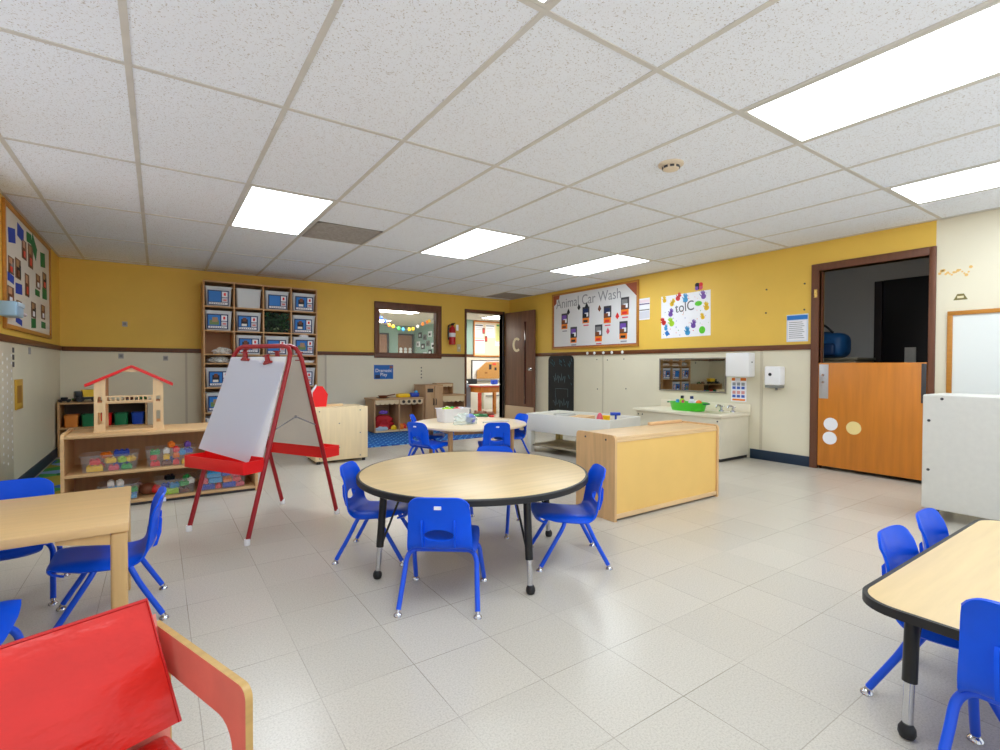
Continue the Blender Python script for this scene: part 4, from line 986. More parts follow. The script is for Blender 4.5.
# ------------------------------------------------------------------ play kitchen on the back wall
KW = wood('kitchen_ply', (190, 150, 108), .07, 2); KD = mat('kitchen_dark', (60, 48, 40), .5); KL = wood('kitchen_pale', (222, 198, 158), .05, 0)
def scallop(x0, x1, z0, z1, n):
    P = [(x1, z1), (x0, z1)]
    w = (x1 - x0) / n
    for k in range(n):
        for q in range(7):
            a = PI * q / 6; P.append((x0 + w * (k + .5) - w / 2 * math.cos(a), z0 + .03 - .03 * math.sin(a)))
    return P
k1 = thing('play_kitchen_shelf', 'wooden play shelf with rounded left top and scalloped valance, red cloth inside', 'play furniture', (2.625, 7.10, 0))
for x in (0, .385): MB().box(x + .0, x + .018, .0, .40, .02, .50, KW, .002).build('side_panel' if x == 0 else 'divider', k1)
MB().box(.78, .798, .0, .40, .02, .50, KW, .002).build('side_panel', k1)
MB().prism([(.802, -.012), (.802, .42), (-.01, .42), (-.02, .35), (-.02, .06), (.0, .02), (.04, -.012)], 'z', .50, .525, KW).build('top_panel', k1)
MB().box(.018, .78, .385, .40, .02, .50, KW).build('back_panel', k1); MB().box(.018, .78, .0, .385, .02, .045, KL).build('bottom_shelf', k1)
MB().prism(scallop(.018, .385, .43, .50, 5), 'y', -.002, .010, KL).build('valance', k1)
v = MB(); v.prism(scallop(.403, .78, .42, .50, 4), 'y', -.002, .010, KL); v.build('valance', k1)
kb = MB()
for k in range(4): kb.cyl((.46 + k * .088, -.012, .468), (.46 + k * .088, -.002, .468), .024, KD, 14)
kb.build('stove_knob', k1)
MB().lathe([(.09, 0), (.10, .004), (.10, .006), (.06, .004)], KD, (.20, .18, .525), 20).build('burner', k1)
crumple('red_cloth', 'red dress up cloth piled in the left bay of the play shelf', 2.825, 7.27, .045, .155, mat('red_cloth', (180, 26, 34), .7), 'cloth', (1.0, .75, .85))
crumple('purple_cloth', 'purple cloth on top of the red cloth in the play shelf', 2.80, 7.19, .29, .055, COLS['purple'], 'cloth', (1.2, .8, .6))
crumple('pale_cloth', 'pale blue cloth at the bottom of the left bay of the play shelf', 2.75, 7.13, .045, .06, mat('pale_cloth', (170, 190, 210), .7), 'cloth', (1.5, .4, .6))
crumple('yellow_toy', 'yellow soft toy at the bottom of the left bay of the play shelf', 2.94, 7.13, .045, .04, COLS['yellow'], 'toy', (1, .7, 1))
crumple('orange_toy', 'orange toy food in the right bay of the play shelf', 3.065, 7.14, .045, .045, COLS['orange'], 'toy food', (.8, .8, 1.2))
crumple('red_toy', 'red toy food in the right bay of the play shelf', 3.14, 7.22, .045, .05, COLS['red'], 'toy food', (.8, .8, .9))
crumple('green_toy', 'green toy food in the right bay of the play shelf', 3.26, 7.2, .045, .06, mat('toy_leaf', (70, 120, 60), .5), 'toy food', (.8, .8, .9))
mb = MB(); mb.lathe([(.05, 0), (.075, .03), (.08, .035), (.07, .03), (.05, .008)], COLS['brown'], segs=20); mb.cyl((.07, 0, .03), (.20, .02, .045), .010, COLS['brown'], 8); o = mb.build('toy_pan'); o.location = (2.79, 7.18, .532); tag(o, 'brown toy pan on the rounded top of the play shelf', 'toy pan')
mb = MB(); mb.box(-.10, .10, -.06, .06, 0, .06, COLS['yellow'], .015); o = mb.build('toy_tray'); o.location = (3.14, 7.25, .525); tag(o, 'yellow toy box on the play shelf next to the toy fridge', 'toy box')
mb = MB(); mb.box(-.07, .07, -.05, .05, 0, .07, COLS['blue'], .02); mb.ball((.03, 0, .07), .035, COLS['sky blue']); o = mb.build('toy_kettle'); o.location = (3.33, 7.25, .525); tag(o, 'blue toy kettle on the play shelf next to the toy fridge', 'toy kettle')
k2 = thing('toy_fridge', 'tall wooden toy fridge with two dark handles by the wall', 'play furniture', (3.432, 7.05, 0))
MB().box(0, .31, .02, .42, 0, .70, KW, .003).build('body', k2)
MB().box(.006, .152, .0, .02, .03, .69, KW, .003).build('door', k2); MB().box(.158, .304, .0, .02, .03, .69, KW, .003).build('door', k2)
h = MB()
for x in (.132, .178): h.tube([(x, .002, .40), (x, -.018, .41), (x, -.018, .49), (x, .002, .50)], .006, KD, 8)
h.build('handle', k2)
MB().box(.03, .13, -.003, .001, .60, .66, KD).build('ice_dispenser', k2); MB().box(-.004, .314, .01, .43, .70, .716, KW, .003).build('top_panel', k2)
k3 = thing('toy_hutch', 'wooden play cupboard with scalloped shelf right of the toy fridge', 'play furniture', (3.752, 7.12, 0))
for x in (0, .412): MB().box(x, x + .018, 0, .38, .0, .53, KW, .002).build('side_panel', k3)
MB().box(-.004, .44, -.01, .39, .53, .55, KW, .003).build('countertop', k3); MB().box(.018, .412, .36, .38, .0, .53, KW).build('back_panel', k3); MB().box(.018, .412, .0, .36, .0, .02, KW).build('bottom_shelf', k3)
MB().prism(scallop(.018, .412, .43, .53, 5), 'y', -.002, .010, KL).build('valance', k3)
hu = MB(); hu.box(.02, .33, .36, .38, .55, .73, KW, .002); hu.box(.02, .038, .22, .36, .55, .73, KW, .002); hu.box(.312, .33, .22, .36, .55, .73, KW, .002); hu.box(.038, .312, .22, .36, .712, .73, KW); hu.build('hutch', k3)
MB().prism(scallop(.038, .312, .665, .712, 4), 'y', .218, .228, KL).build('valance', k3)

# ------------------------------------------------------------------ things on the far table
tb = tub('toy_bin', 'white bin of toys on the far round table', (2.62, 4.72, .4115), .16, .10, .145, WHITE, .92)
for i, (dx, dy, m, lab, s) in enumerate(((-.09, -.03, COLS['lime'], 'lime toy sticking out of the white bin on the far table', .05), (-.05, .04, mat('toy_white', (236, 232, 226), .5), 'white toy in the white bin on the far table', .05), (.05, .0, COLS['red'], 'red toy in the white bin on the far table', .042), (.02, .05, COLS['green'], 'green toy in the white bin on the far table', .045), (.10, -.02, mat('toy_pale', (225, 225, 235), .5), 'pale toy at the right end of the white bin', .04))):
    mb = MB(); mb.box(-s, s, -s * .7, s * .7, 0, s * 1.3, m, s * .3, segs=3); mb.cyl((0, 0, s), (0, 0, s * 1.5), s * .4, m, 12)
    o = mb.build('toy'); o.location = (2.62 + dx, 4.72 + dy, .50); o.rotation_euler = (0, 0, i); tag(o, lab, 'toy', 'toys in the white bin')
mb = MB(); mb.ball((0, 0, .05), .055, mat('ball_blue', (110, 120, 200), .4, 0, .4, 18)); o = mb.build('toy_ball'); o.location = (2.66, 4.42, .412); tag(o, 'blue and purple ball in a clear bag on the far table', 'ball')
crumple('clear_bag', 'clear plastic bag around the ball on the far round table', 2.60, 4.43, .4115, .09, BAGP, 'plastic bag', (1.5, .8, .75))
mb = MB(); mb.tube(spline([(-.16, 0, .012), (0, .02, .012), (.16, -.01, .012)], 6), .009, GREYW, 8); o = mb.build('marker'); o.location = (2.95, 4.38, .409); tag(o, 'pale marker pen lying on the far round table', 'marker')

# ------------------------------------------------------------------ sand table
sd = thing('sand_table', 'white wooden sand and water table beside the sink', 'sand table', (3.60, 4.70, 0), math.radians(11))
SW = mat('white_painted_wood', (228, 227, 220), .45, 0, .02, 3)
L_, D_ = 1.15, .62                                    # runs along -y, deep along +x
for y in (-L_, -.02): MB().box(0.02, D_ - .02, y, y + .02, .27, .455, SW, .003).build('end_panel', sd)
for x in (0, D_ - .02): MB().box(x, x + .02, -L_, 0, .25, .455, SW, .003).build('side_panel', sd)
MB().box(.02, D_ - .02, -L_ + .02, -.02, .27, .285, mat('basin_cream', (232, 220, 180), .4)).build('basin', sd)
for x, y in ((.0, -.075), (.0, -L_ + .005), (D_ - .07, -.075), (D_ - .07, -L_ + .005)):
    MB().box(x + .002, x + .068, y, y + .07, 0, .25, SW if x == 0 else mat('olive_leg', (176, 158, 96), .5), .006).build('leg', sd)
MB().box(.03, D_ - .03, -L_ + .05, -.05, .075, .09, mat('lower_shelf', (160, 148, 124), .5)).build('lower_shelf', sd)
sdM = Matrix.Translation((3.60, 4.70, 0)) @ Matrix.Rotation(math.radians(11), 4, 'Z')
def on_sand(mb, name, lab, x, y, z, cat, rz=0):
    o = mb.build(name); o.location = sdM @ Vector((x, y, z)); o.rotation_euler = (0, 0, rz); return tag(o, lab, cat)
mb = MB(); mb.box(-.15, .15, -.10, .10, 0, .15, mat('cardboard', (206, 172, 130), .7), .004); on_sand(mb, 'cardboard_box', 'tan box lying inside the white sand table', .36, -.55, .285, 'box', .4)
mb = MB(); mb.box(-.13, .13, -.05, .05, 0, .155, mat('silver_foil', (190, 190, 186), .3, .3), .01); on_sand(mb, 'silver_tray', 'silver tray lying at the far end of the sand table', .42, -.25, .285, 'tray', -.3)
mb = MB(); mb.cyl((-.06, 0, .19), (.05, .02, .19), .018, COLS['blue'], 12); mb.cyl((0, 0, 0), (0, 0, .18), .012, COLS['blue'], 10); on_sand(mb, 'toy_scoop', 'blue toy scoop standing up in the sand table', .48, -.92, .285, 'toy scoop', -.8)
mb = MB(); mb.lathe([(.03, 0), (.045, .17), (.048, .175), (.04, .17), (.028, .01)], COLS['yellow'], segs=18); on_sand(mb, 'toy_cup', 'yellow toy cup in the sand table', .38, -.86, .285, 'toy cup')
mb = MB(); mb.ball((0, 0, .11), .05, COLS['pink'], (.8, .8, 2.2)); on_sand(mb, 'toy_scoop', 'pink toy scoop at the near end of the sand table', .22, -.88, .285, 'toy scoop')

# ------------------------------------------------------------------ sink counter, mirror and dispensers on the right wall
sk = thing('sink_cabinet', 'cream sink cabinet with worktop and backsplash on the right wall', 'sink', (5.415, 3.0, 0))
SKM = mat('sink_cream', (224, 217, 196), .4, 0, .03, 8); SKT = mat('sink_top', (234, 226, 204), .3)
MB().box(-.545, -.003, 0, 1.12, .035, .47, SKM, .004).build('body', sk)
MB().box(-.52, -.003, .02, 1.10, 0, .035, BLACK).build('plinth', sk)
ctp = MB(); ctp.box(-.57, -.003, -.02, .10, .47, .50, SKT, .004); ctp.box(-.57, -.003,   .46, 1.165, .47, .50, SKT, .004); ctp.box(-.57, -.46, .10, .46, .47, .50, SKT); ctp.box(-.12, -.003, .10, .46, .47, .50, SKT); ctp.build('countertop', sk)
bsn = MB()
bsn.box(-.46, -.12, .10, .46, .38, .385, SKT)
for b in ((-.46, -.452, .10, .46), (-.128, -.12, .10, .46), (-.452, -.128, .10, .108), (-.452, -.128, .452, .46)): bsn.box(*b, .385, .50, SKT)
bsn.build('sink_bowl', sk)
MB().box(-.02, -.003, -.02, 1.165, .50, .59, SKT, .003).build('backsplash', sk)
sc = MB()
for y, z in ((.04, .43), (.04, .1), (1.09, .43), (1.03, .43)): sc.cyl((-.548, y, z), (-.544, y, z), .009, DGREY, 8)
sc.build('screw_cap', sk)
for i, (x, y) in enumerate(((-.085, .30), (-.085, .16))):
    fa = thing('faucet', ['chrome faucet next to the green basin', 'chrome faucet nearer the sink end, right one'][i], 'faucet', (5.415 + x, 2.98 + y, .50), 0, 'chrome faucets at the sink')
    MB().lathe([(.03, 0), (.028, .01), (.014, .02), (.013, .05)], CHROME, segs=16).build('base', fa)
    MB().tube(spline([(0, 0, .045), (-.03, 0, .07), (-.08, 0, .072), (-.105, 0, .05)], 6), .010, CHROME, 10).build('spout', fa)
    MB().box(-.008, .008, -.035, .035, .05, .064, CHROME, .005).build('handle', fa)
gb = thing('basin', 'oval lime green basin of toys on the sink counter', 'basin', (5.11, 3.565, .50))
bm_ = MB(); bm_.lathe([(.20, 0), (.225, .082), (.238, .092), (.240, .098), (.232, .097), (.218, .085), (.194, .006)], GREENP, segs=36, sx=.62, sy=1.0); bm_.build('tub', gb, 50)
hd = MB()
for s in (-1, 1): hd.tube(spline([(-.05, s * .228, .088), (-.04, s * .248, .086), (.04, s * .248, .086), (.05, s * .228, .088)], 5), .008, DGREEN, 8)
hd.build('handle', gb)
def bottle(lab, x, y, z, m, capm, h=.11, r=.028, tilt=0.0):
    t = thing('toy_bottle', lab, 'toy bottle', (5.11 + x, 3.565 + y, .525 + z), 0, 'toys in the green basin'); t.rotation_euler = (tilt, 0, 0)
    MB().lathe([(r * .9, 0), (r, .006), (r, h * .6), (r * .5, h * .78), (r * .45, h * .82)], m, segs=16).build('body', t); MB().lathe([(r * .55, h * .8), (r * .55, h), (r * .4, h * 1.03)], capm, segs=14).build('cap', t)
bottle('white toy bottle with navy cap in the green basin', .0, -.05, 0, mat('bottle_white', (220, 226, 236), .4), NAVYC, .14, .036)
bottle('lime toy bottle with dark cap in the green basin', -.01, .07, 0, COLS['lime'], INK, .14, .034)
bottle('pink toy bottle in the green basin', -.07, .02, 0, mat('bottle_pink', (220, 60, 130), .4), COLS['pink'], .095, .026)
bottle('sky blue toy bottle at the left end of the green basin', .0, .14, 0, COLS['sky blue'], COLS['sky blue'], .095, .034)
mb = MB(); mb.ball((0, 0, .045), .045, PAPER, (1, 1, .95)); mb.ball((-.012, -.02, .055), .036, COLS['orange'], (1, 1, .9)); o = mb.build('toy_ball'); o.location = (5.11, 3.565 - .13, .54); tag(o, 'white and orange toy ball at the right end of the green basin', 'ball', 'toys in the green basin')
mr = thing('wall_mirror', 'wide low wall mirror above the sink with a thin grey frame', 'mirror', M=wallM('R', 3.74, .91))
MB().box(-.45, .45, -.19, .19, .002, .010, MIRROR).build('mirror_glass', mr, 0)
f = MB()
for b in ((-.465, .465, .19, .207), (-.465, .465, -.207, -.19), (-.465, -.45, -.19, .19), (.45, .465, -.19, .19)): f.box(*b, .001, .016, mat('mirror_frame', (128, 120, 108), .4), .002)
f.build('frame', mr)
td = thing('towel_box', 'white box dispenser on the wall right of the mirror', 'dispenser', M=wallM('R', 3.075, 1.03))
MB().box(-.135, .135, -.125, .135, .002, .13, WHITE, .008).build('body', td); MB().box(-.13, .13, -.135, -.125, .01, .125, GREYW, .002).build('bottom_lip', td); MB().cyl((.1352, .03, .07), (.139, .03, .07), .008, DGREY, 10).build('latch', td)
po = MB(); po.rect(-.09, .09, -.135, .135, .001, PAPER); po.rect(-.085, -.045, .10, .132, .0022, COLS['orange']); po.rect(.02, .085, .10, .132, .0022, COLS['orange']); po.rect(-.075, .075, -.125, -.105, .0022, COLS['orange'])
for r in range(2):
    for c_ in range(3): po.rect(-.075 + c_ * .053, -.037 + c_ * .053, .045 - r * .095, .08 - r * .095, .0022, [GREYINK, mat('po_pink', (220, 150, 150), .6)][r]); po.rect(-.075 + c_ * .053, -.037 + c_ * .053, .005 - r * .095, .035 - r * .095, .0022, mat('po_blue', (70, 100, 190), .6))
wallthing(po, 'hand_washing_poster', 'white picture poster with orange corners under the white box dispenser', 'poster', 'R', 3.125, .752)
pd = thing('soap_dispenser', 'white wall dispenser with a round dark window, left of the half door', 'dispenser', M=wallM('R', 2.70, .90))
MB().box(-.082, .082, -.085, .115, .002, .115, WHITE, .016, segs=3).build('body', pd); MB().cyl((-.02, .03, .114), (-.02, .03, .1175), .017, INK, 16).build('window', pd); MB().box(-.08, .075, -.112, -.085, .004, .105, mat('disp_grey', (130, 132, 126), .4), .006).build('nozzle', pd)
MB().cyl((.02, -.113, .06), (.02, -.135, .06), .012, GREY, 10).build('knob', pd)

# ------------------------------------------------------------------ boards and papers on the right wall
def board(name, lab, cat, w, h, z, hw, hh, fm, bm2, fw=.03):
    t = thing(name, lab, cat, M=wallM(w, h, z))
    MB().box(-hw + fw, hw - fw, -hh + fw, hh - fw, .001, .008, bm2).build('backing', t, 0)
    f = MB()
    for b in ((-hw, hw, hh - fw, hh), (-hw, hw, -hh, -hh + fw), (-hw, -hw + fw, -hh + fw, hh - fw), (hw - fw, hw, -hh + fw, hh - fw)): f.box(*b, .001, .022, fm, .003)
    f.build('frame', t); return t
cwb = board('bulletin_board', 'framed bulletin board titled in outlined letters beside the open door', 'bulletin board', 'R', 5.455, 1.745, .905, .455, BWOOD, RUSTB, .03)
MB().prism([(-.86, -.41), (.86, -.41), (.86, .24), (.66, .425), (-.72, .425), (-.74, .36), (-.80, .36), (-.80, .30), (-.86, .26)], 'z', .008, .0095, mat('board_paper', (226, 226, 228), .7)).build('backing_paper', cwb, 0)
lettering('Animal Car Wash', .215, GREYINK, -.105, .225, .0096, cwb, 'title_lettering', rot=math.radians(1.2), sx=.90)
ph = [(-.60, -.03, 'left edge, upper'), (-.115, .03, 'second in the upper row'), (.33, .0, 'third in the upper row'), (.66, .09, 'highest at the right'), (-.385, -.26, 'left in the lower row'), (.155, -.26, 'middle of the lower row'), (.635, -.245, 'right in the lower row')]
for i, (x, y, w) in enumerate(ph):
    p_ = MB(); random.seed(20 + i); s = .074
    p_.rect(-s, s, -.02, .15, 0, DGREY); p_.rect(-s * .8, s * .6, .04, .12, .0012, random.choice([NAVYC, GREY, COLS['purple']])); p_.rect(-s * .3, s * .7, .0, .06, .0024, PAPER); p_.rect(-s * .9, s * .2, -.01, .045, .0036, random.choice([COLS['brown'], INK]))
    p_.rect(-s, s * .9, -.10, -.02, 0, COLS['orange']); p_.rect(-s * .7, s * .5, -.085, -.05, .0012, random.choice([COLS['red'], COLS['brown'], INK])); p_.rect(-s * .7, s * .8, -.142, -.124, 0, random.choice([GREYINK, COLS['pink']]))
    wallthing(p_, 'animal_picture', 'cut out photo strip on the white bulletin board, ' + w, 'photo', 'R', 5.455 - x, 1.745 + y, 'photo strips on the white bulletin board', .0098)
for i, (x, y, m, lab) in enumerate(((.17, .12, COLS['brown'], 'brown drop shape on the white bulletin board'), (-.10, .185, INK, 'dark heart shape under the title of the white bulletin board'), (-.27, .18, INK, 'small dark dot shape under the title of the white bulletin board'), (.34, -.225, COLS['pink'], 'pink shapes low on the white bulletin board'), (-.51, .13, INK, 'small dark shape by the left photo strip of the white bulletin board'), (.52, -.02, COLS['red'], 'red shape by the right photo strips of the white bulletin board'))):
    p_ = MB(); p_.prism([(0, -.04), (.035, .0), (.02, .03), (0, .06), (-.02, .03), (-.035, 0)], 'z', 0, .0012, m); wallthing(p_, 'paper_cutout', lab, 'paper cut-out', 'R', 5.455 - x, 1.745 + y, 'small cut-outs on the white bulletin board', .0098)
lb = MB(); lb.rect(-.09, .09, -.145, .145, .001, PAPER); lb.rect(-.085, .085, .06, .075, .0022, mat('label_purple', (110, 90, 140), .6)); lb.rect(-.085, .085, -.02, -.005, .0022, GREY); lb.rect(-.085, .085, .085, .125, .0022, mat('label_pink', (240, 222, 230), .6)); lb.rect(-.085, .085, -.13, -.03, .0022, mat('label_grey', (214, 216, 228), .6))
wallthing(lb, 'schedule_card', 'narrow white card with three bands right of the bulletin board', 'card', 'R', 4.463, 1.788)
# handprint poster: prints are patterns within the sheet
random.seed(3)
hp = thing('handprint_poster', 'white poster of colourful handprints on the yellow wall', 'poster', M=wallM('R', 3.835, 1.652) @ Matrix.Rotation(math.radians(.6), 4, 'Z'))
sheet = MB(); sheet.rect(-.352, .352, -.272, .272, .001, PAPER)
def hand(x, y, s, m, rot):
    ca, sa = math.cos(rot), math.sin(rot)
    def P(a, b): return (x + (a * ca - b * sa) * s, y + (a * sa + b * ca) * s)
    sheet.prism([P(1.0 * math.cos(k * PI / 6), .9 * math.sin(k * PI / 6)) for k in range(12)], 'z', .0022, .003, m)
    for a, l in ((-1.15, 1.5), (-.35, 2.1), (.0, 2.25), (.4, 2.05), (.8, 1.7)):
        d = (math.sin(a * .7), math.cos(a * .7)); n = (d[1] * .2, -d[0] * .2)
        sheet.prism([P(d[0] * .5 + n[0], d[1] * .5 + n[1]), P(d[0] * l + n[0], d[1] * l + n[1]), P(d[0] * (l + .15), d[1] * (l + .15)), P(d[0] * l - n[0], d[1] * l - n[1]), P(d[0] * .5 - n[0], d[1] * .5 - n[1])], 'z', .0022, .003, m)
hc = lambda c: COLS[c]
for x, y, s, c, r in ((-.30, .215, .022, 'yellow', .2), (-.10, .22, .026, 'red', -.4), (.01, .19, .028, 'sky blue', .1), (.26, .20, .026, 'purple', .3), (-.19, .16, .025, 'yellow', -.5), (-.21, .03, .026, 'purple', -.2), (-.31, -.07, .026, 'red', .6), (-.19, -.09, .03, 'lime', .5), (.12, -.14, .026, 'purple', -.1), (.04, -.22, .028, 'sky blue', .2), (.30, .06, .026, 'yellow', .2), (-.28, -.15, .02, 'sky blue', 0), (.25, -.05, .02, 'yellow', .4)): hand(x, y, s * 1.3, hc(c), r)
for x, y, sx, sy, m in ((.19, .125, .05, .03, mat('print_green', (90, 200, 40), .6)), (.24, -.20, .042, .045, mat('print_green', (90, 200, 40), .6))): sheet.prism([(x + sx * math.cos(k * PI / 8), y + sy * math.sin(k * PI / 8)) for k in range(16)], 'z', .0022, .003, m)
for k in range(46): 
    x, y = random.uniform(-.33, .33), random.uniform(-.25, .25); sheet.disc(x, y, .0022, random.uniform(.003, .007), COLS[random.choice(['red', 'blue', 'purple', 'green', 'orange', 'black', 'pink'])], .0008, 8)
sheet.prism([(-.30, -.20), (-.26, -.17), (-.22, -.22), (-.27, -.25)], 'z', .0022, .003, SKYB)
sheet.build('sheet', hp, 0)
lettering('tolC', .17, mat('marker_grey', (96, 98, 108), .7), .0, .05, .003, hp, 'lettering', rot=.06, sx=.9)
bf = MB()
for sx, sy, m in ((-1, 1, INK), (1, 1, COLS['red']), (-1, -1, COLS['purple']), (1, -1, COLS['pink'])): bf.lathe([(.026, 0), (.028, .004), (.02, .008)], m, (sx * .026, sy * .018, .002), 14)
bf.box(-.005, .005, -.04, .04, .006, .014, INK, .002); wallthing(bf, 'butterfly_decoration', 'small pink and black butterfly above the handprint poster', 'decoration', 'R', 3.64, 1.985)
nt_ = MB(); nt_.rect(-.105, .105, -.14, .14, .001, mat('notice_pale', (214, 224, 240), .6)); nt_.rect(-.10, .10, .085, .13, .0022, SKYB); nt_.rect(-.09, .09, -.125, .075, .0022, PAPER)
for k in range(9): nt_.rect(-.08, .05 + .03 * ((k * 7) % 3) / 3, .055 - k * .02, .062 - k * .02, .0034, GREYINK)
wallthing(nt_, 'wall_notice', 'printed notice with a blue heading left of the half door', 'notice', 'R', 2.507, 1.41)
for i, (y, z) in enumerate(((5.509, 1.213), (5.362, 1.211), (5.179, 1.212), (5.013, 1.213), (4.816, 1.214))):
    k_ = MB(); k_.lathe([(.009, 0), (.009, .010), (.022, .014), (.023, .020), (.014, .025)], WHITE, segs=18); wallthing(k_, 'hook_knob', 'white knob on the brown rail under the bulletin board, %s of five' % ['first from left', 'second from left', 'middle', 'second from right', 'rightmost'][i], 'knob', 'R', y, z, 'white knobs on the brown rail', .018)
cbd = thing('chalkboard', 'tall narrow black chalkboard with rounded top on the cream wall', 'chalkboard', M=wallM('R', 6.145, .72))
MB().prism([(.305, -.47), (.305, .40), (.29, .44), (.25, .465), (-.25, .465), (-.29, .44), (-.305, .40), (-.305, -.47)], 'z', .001, .014, mat('chalk_black', (22, 24, 28), .6)).build('board', cbd)
ck = MB(); CH = mat('chalk_mark', (92, 108, 112), .8); CH2 = mat('chalk_teal', (60, 100, 110), .8)
random.seed(11)
for x0, x1, z, n in ((-.18, .12, .10, 5), (-.12, .18, -.10, 1), (-.18, .2, -.30, 5)):
    if n > 1:
        P = [(x0 + (x1 - x0) * k / (4 * n), z + .05 * math.sin(k * 1.9) + .03 * math.cos(k * 3.1), .0155) for k in range(4 * n + 1)]; ck.tube(P, .004, CH, 5)
    else:
        ck.tube([(x0, z - .12, .0155), (x0, z + .03, .0155), (x1, z + .03, .0155), (x1, z - .10, .0155)], .004, CH, 5)
for k in range(26): 
    x = random.uniform(-.26, .26); z = random.uniform(.32, .43) if k < 18 else random.uniform(.0, .4); x = x if k < 18 else random.uniform(.18, .27)
    ck.tube([(x, z, .0155), (x + .02, z - .03, .0155)], .005, CH2, 5)
ck.build('chalk_drawing', cbd, 0)
# framed whiteboard, sticker and stain by the right picture edge
wbd = board('whiteboard', 'whiteboard in an orange wood frame on the cream wall at the right edge', 'whiteboard', 'R', .70, 1.06, .622, .41, BWOOD, mat('whiteboard_face', (228, 232, 230), .25), .034)
MB().box(-.30, .10, -.376, -.35, .008, .06, OFFW, .004).build('pen_tray', wbd)
sg = MB(); sg.prism([(-.045, -.02), (.045, -.02), (.02, .03), (-.02, .03)], 'z', .001, .002, mat('olive_mark', (120, 110, 60), .6)); sg.rect(-.02, .02, -.005, .012, .0021, mat('cream_mark', (230, 220, 180), .6)); wallthing(sg, 'wall_sticker', 'small olive sticker on the cream wall above the framed whiteboard', 'sticker', 'R', 1.245, 1.58)
pr_ = MB(); random.seed(5)
for k in range(16): pr_.disc(-.10 + k * .013, .02 * math.sin(k * .9) + random.uniform(-.015, .015), .0006, random.uniform(.006, .013), mat('orange_residue', (232, 190, 110), .6), .0008, 9)
wallthing(pr_, 'paint_stain', 'smear of orange paint on the cream wall right of the half door', 'paint stain', 'R', 1.28, 1.79)

# ------------------------------------------------------------------ back wall bits
sgn = thing('wall_sign', 'blue sign with white lettering under the hallway window', 'sign', M=wallM('B', 2.963, .915))
s_ = MB(); s_.rect(-.16, .16, -.112, .112, .001, mat('sign_blue', (16, 100, 186), .5)); s_.rect(.10, .15, .06, .10, .0022, mat('sign_brown', (140, 90, 90), .6)); s_.rect(-.14, -.06, -.10, -.045, .0022, mat('sign_navy', (16, 40, 84), .6)); s_.build('panel', sgn, 0)
lettering('Dramatic', .074, WHITE, .0, .0, .0024, sgn); lettering('Play', .074, WHITE, .0, -.064, .0024, sgn)
fe = thing('fire_extinguisher', 'red fire extinguisher hanging between the window and the door', 'fire extinguisher', (4.165, 7.525, 1.38))
ER = mat('extinguisher_red', (190, 24, 30), .3)
MB().lathe([(.05, 0), (.056, .008), (.056, .25), (.045, .29), (.02, .315), (.018, .33)], ER, segs=24).build('cylinder', fe); MB().box(-.02, .02, -.03, .02, .33, .355, BLACK, .004).build('valve', fe)
MB().box(-.012, .012, -.09, .02, .355, .368, BLACK, .004).build('lever', fe); MB().tube(spline([(-.02, 0, .34), (-.075, -.005, .32), (-.085, -.005, .2), (-.075, -.005, .08)], 6), .011, BLACK, 8).build('hose', fe)
MB().lathe([(.0572, .13), (.0572, .20)], PAPER, segs=24, caps=False).build('label', fe); MB().box(-.03, .03, .055, .073, .12, .30, GREY, .002).build('wall_bracket', fe)
tg = MB(); tg.box(.04, .085, -.062, -.060, .24, .34, PAPER); tg.build('inspection_tag', fe)
lsw = thing('light_switch', 'cream light switch plate left of the open door', 'light switch', M=wallM('B', 4.335, 1.33))
MB().box(-.038, .038, -.065, .065, .001, .007, mat('switch_cream', (206, 190, 150), .4), .002).build('plate', lsw); MB().box(-.008, .008, -.016, .016, .007, .016, WHITE, .002).build('toggle', lsw)
gt = mat('grey_tag', (172, 170, 170), .6)
for i, (x, z) in enumerate(((-.33, 1.51), (-.37, 1.12), (.08, 1.10))):
    k_ = MB(); k_.rect(-.026, .026, -.03, .03, .001, gt); k_.rect(-.015, .015, -.015, .018, .0022, GREY); wallthing(k_, 'wall_tag', ['grey tag on the yellow wall left of the cubby', 'grey tag on the beige wall above the dollhouse', 'grey tag on the beige wall right of the dollhouse roof'][i], 'tag', 'B', x, z)
for i in range(4):
    k_ = MB(); k_.lathe([(.012, 0), (.010, .004), (.004, .005)], DGREY, segs=10); wallthing(k_, 'wall_screw', 'dark screw in a column of four on the beige wall, %s' % ['topmost', 'second from top', 'second from bottom', 'lowest'][i], 'screw', 'B', 3.62, .985 - i * .055, 'screws over the play kitchen')

# ------------------------------------------------------------------ left wall
lbd = board('bulletin_board', 'tall framed bulletin board of photos and coloured cards on the left wall', 'bulletin board', 'L', 5.98, 1.748, .945, .472, BWOOD, mat('left_paper', (226, 218, 206), .7), .035)
def on_left(px_, pz_, mb, name, lab, cat, grp): return wallthing(mb, name, lab, cat, 'L', px_, pz_, grp, .0085)
BCARD, GCARD = mat('blue_felt', (26, 60, 170), .7), mat('green_felt', (24, 120, 60), .7)
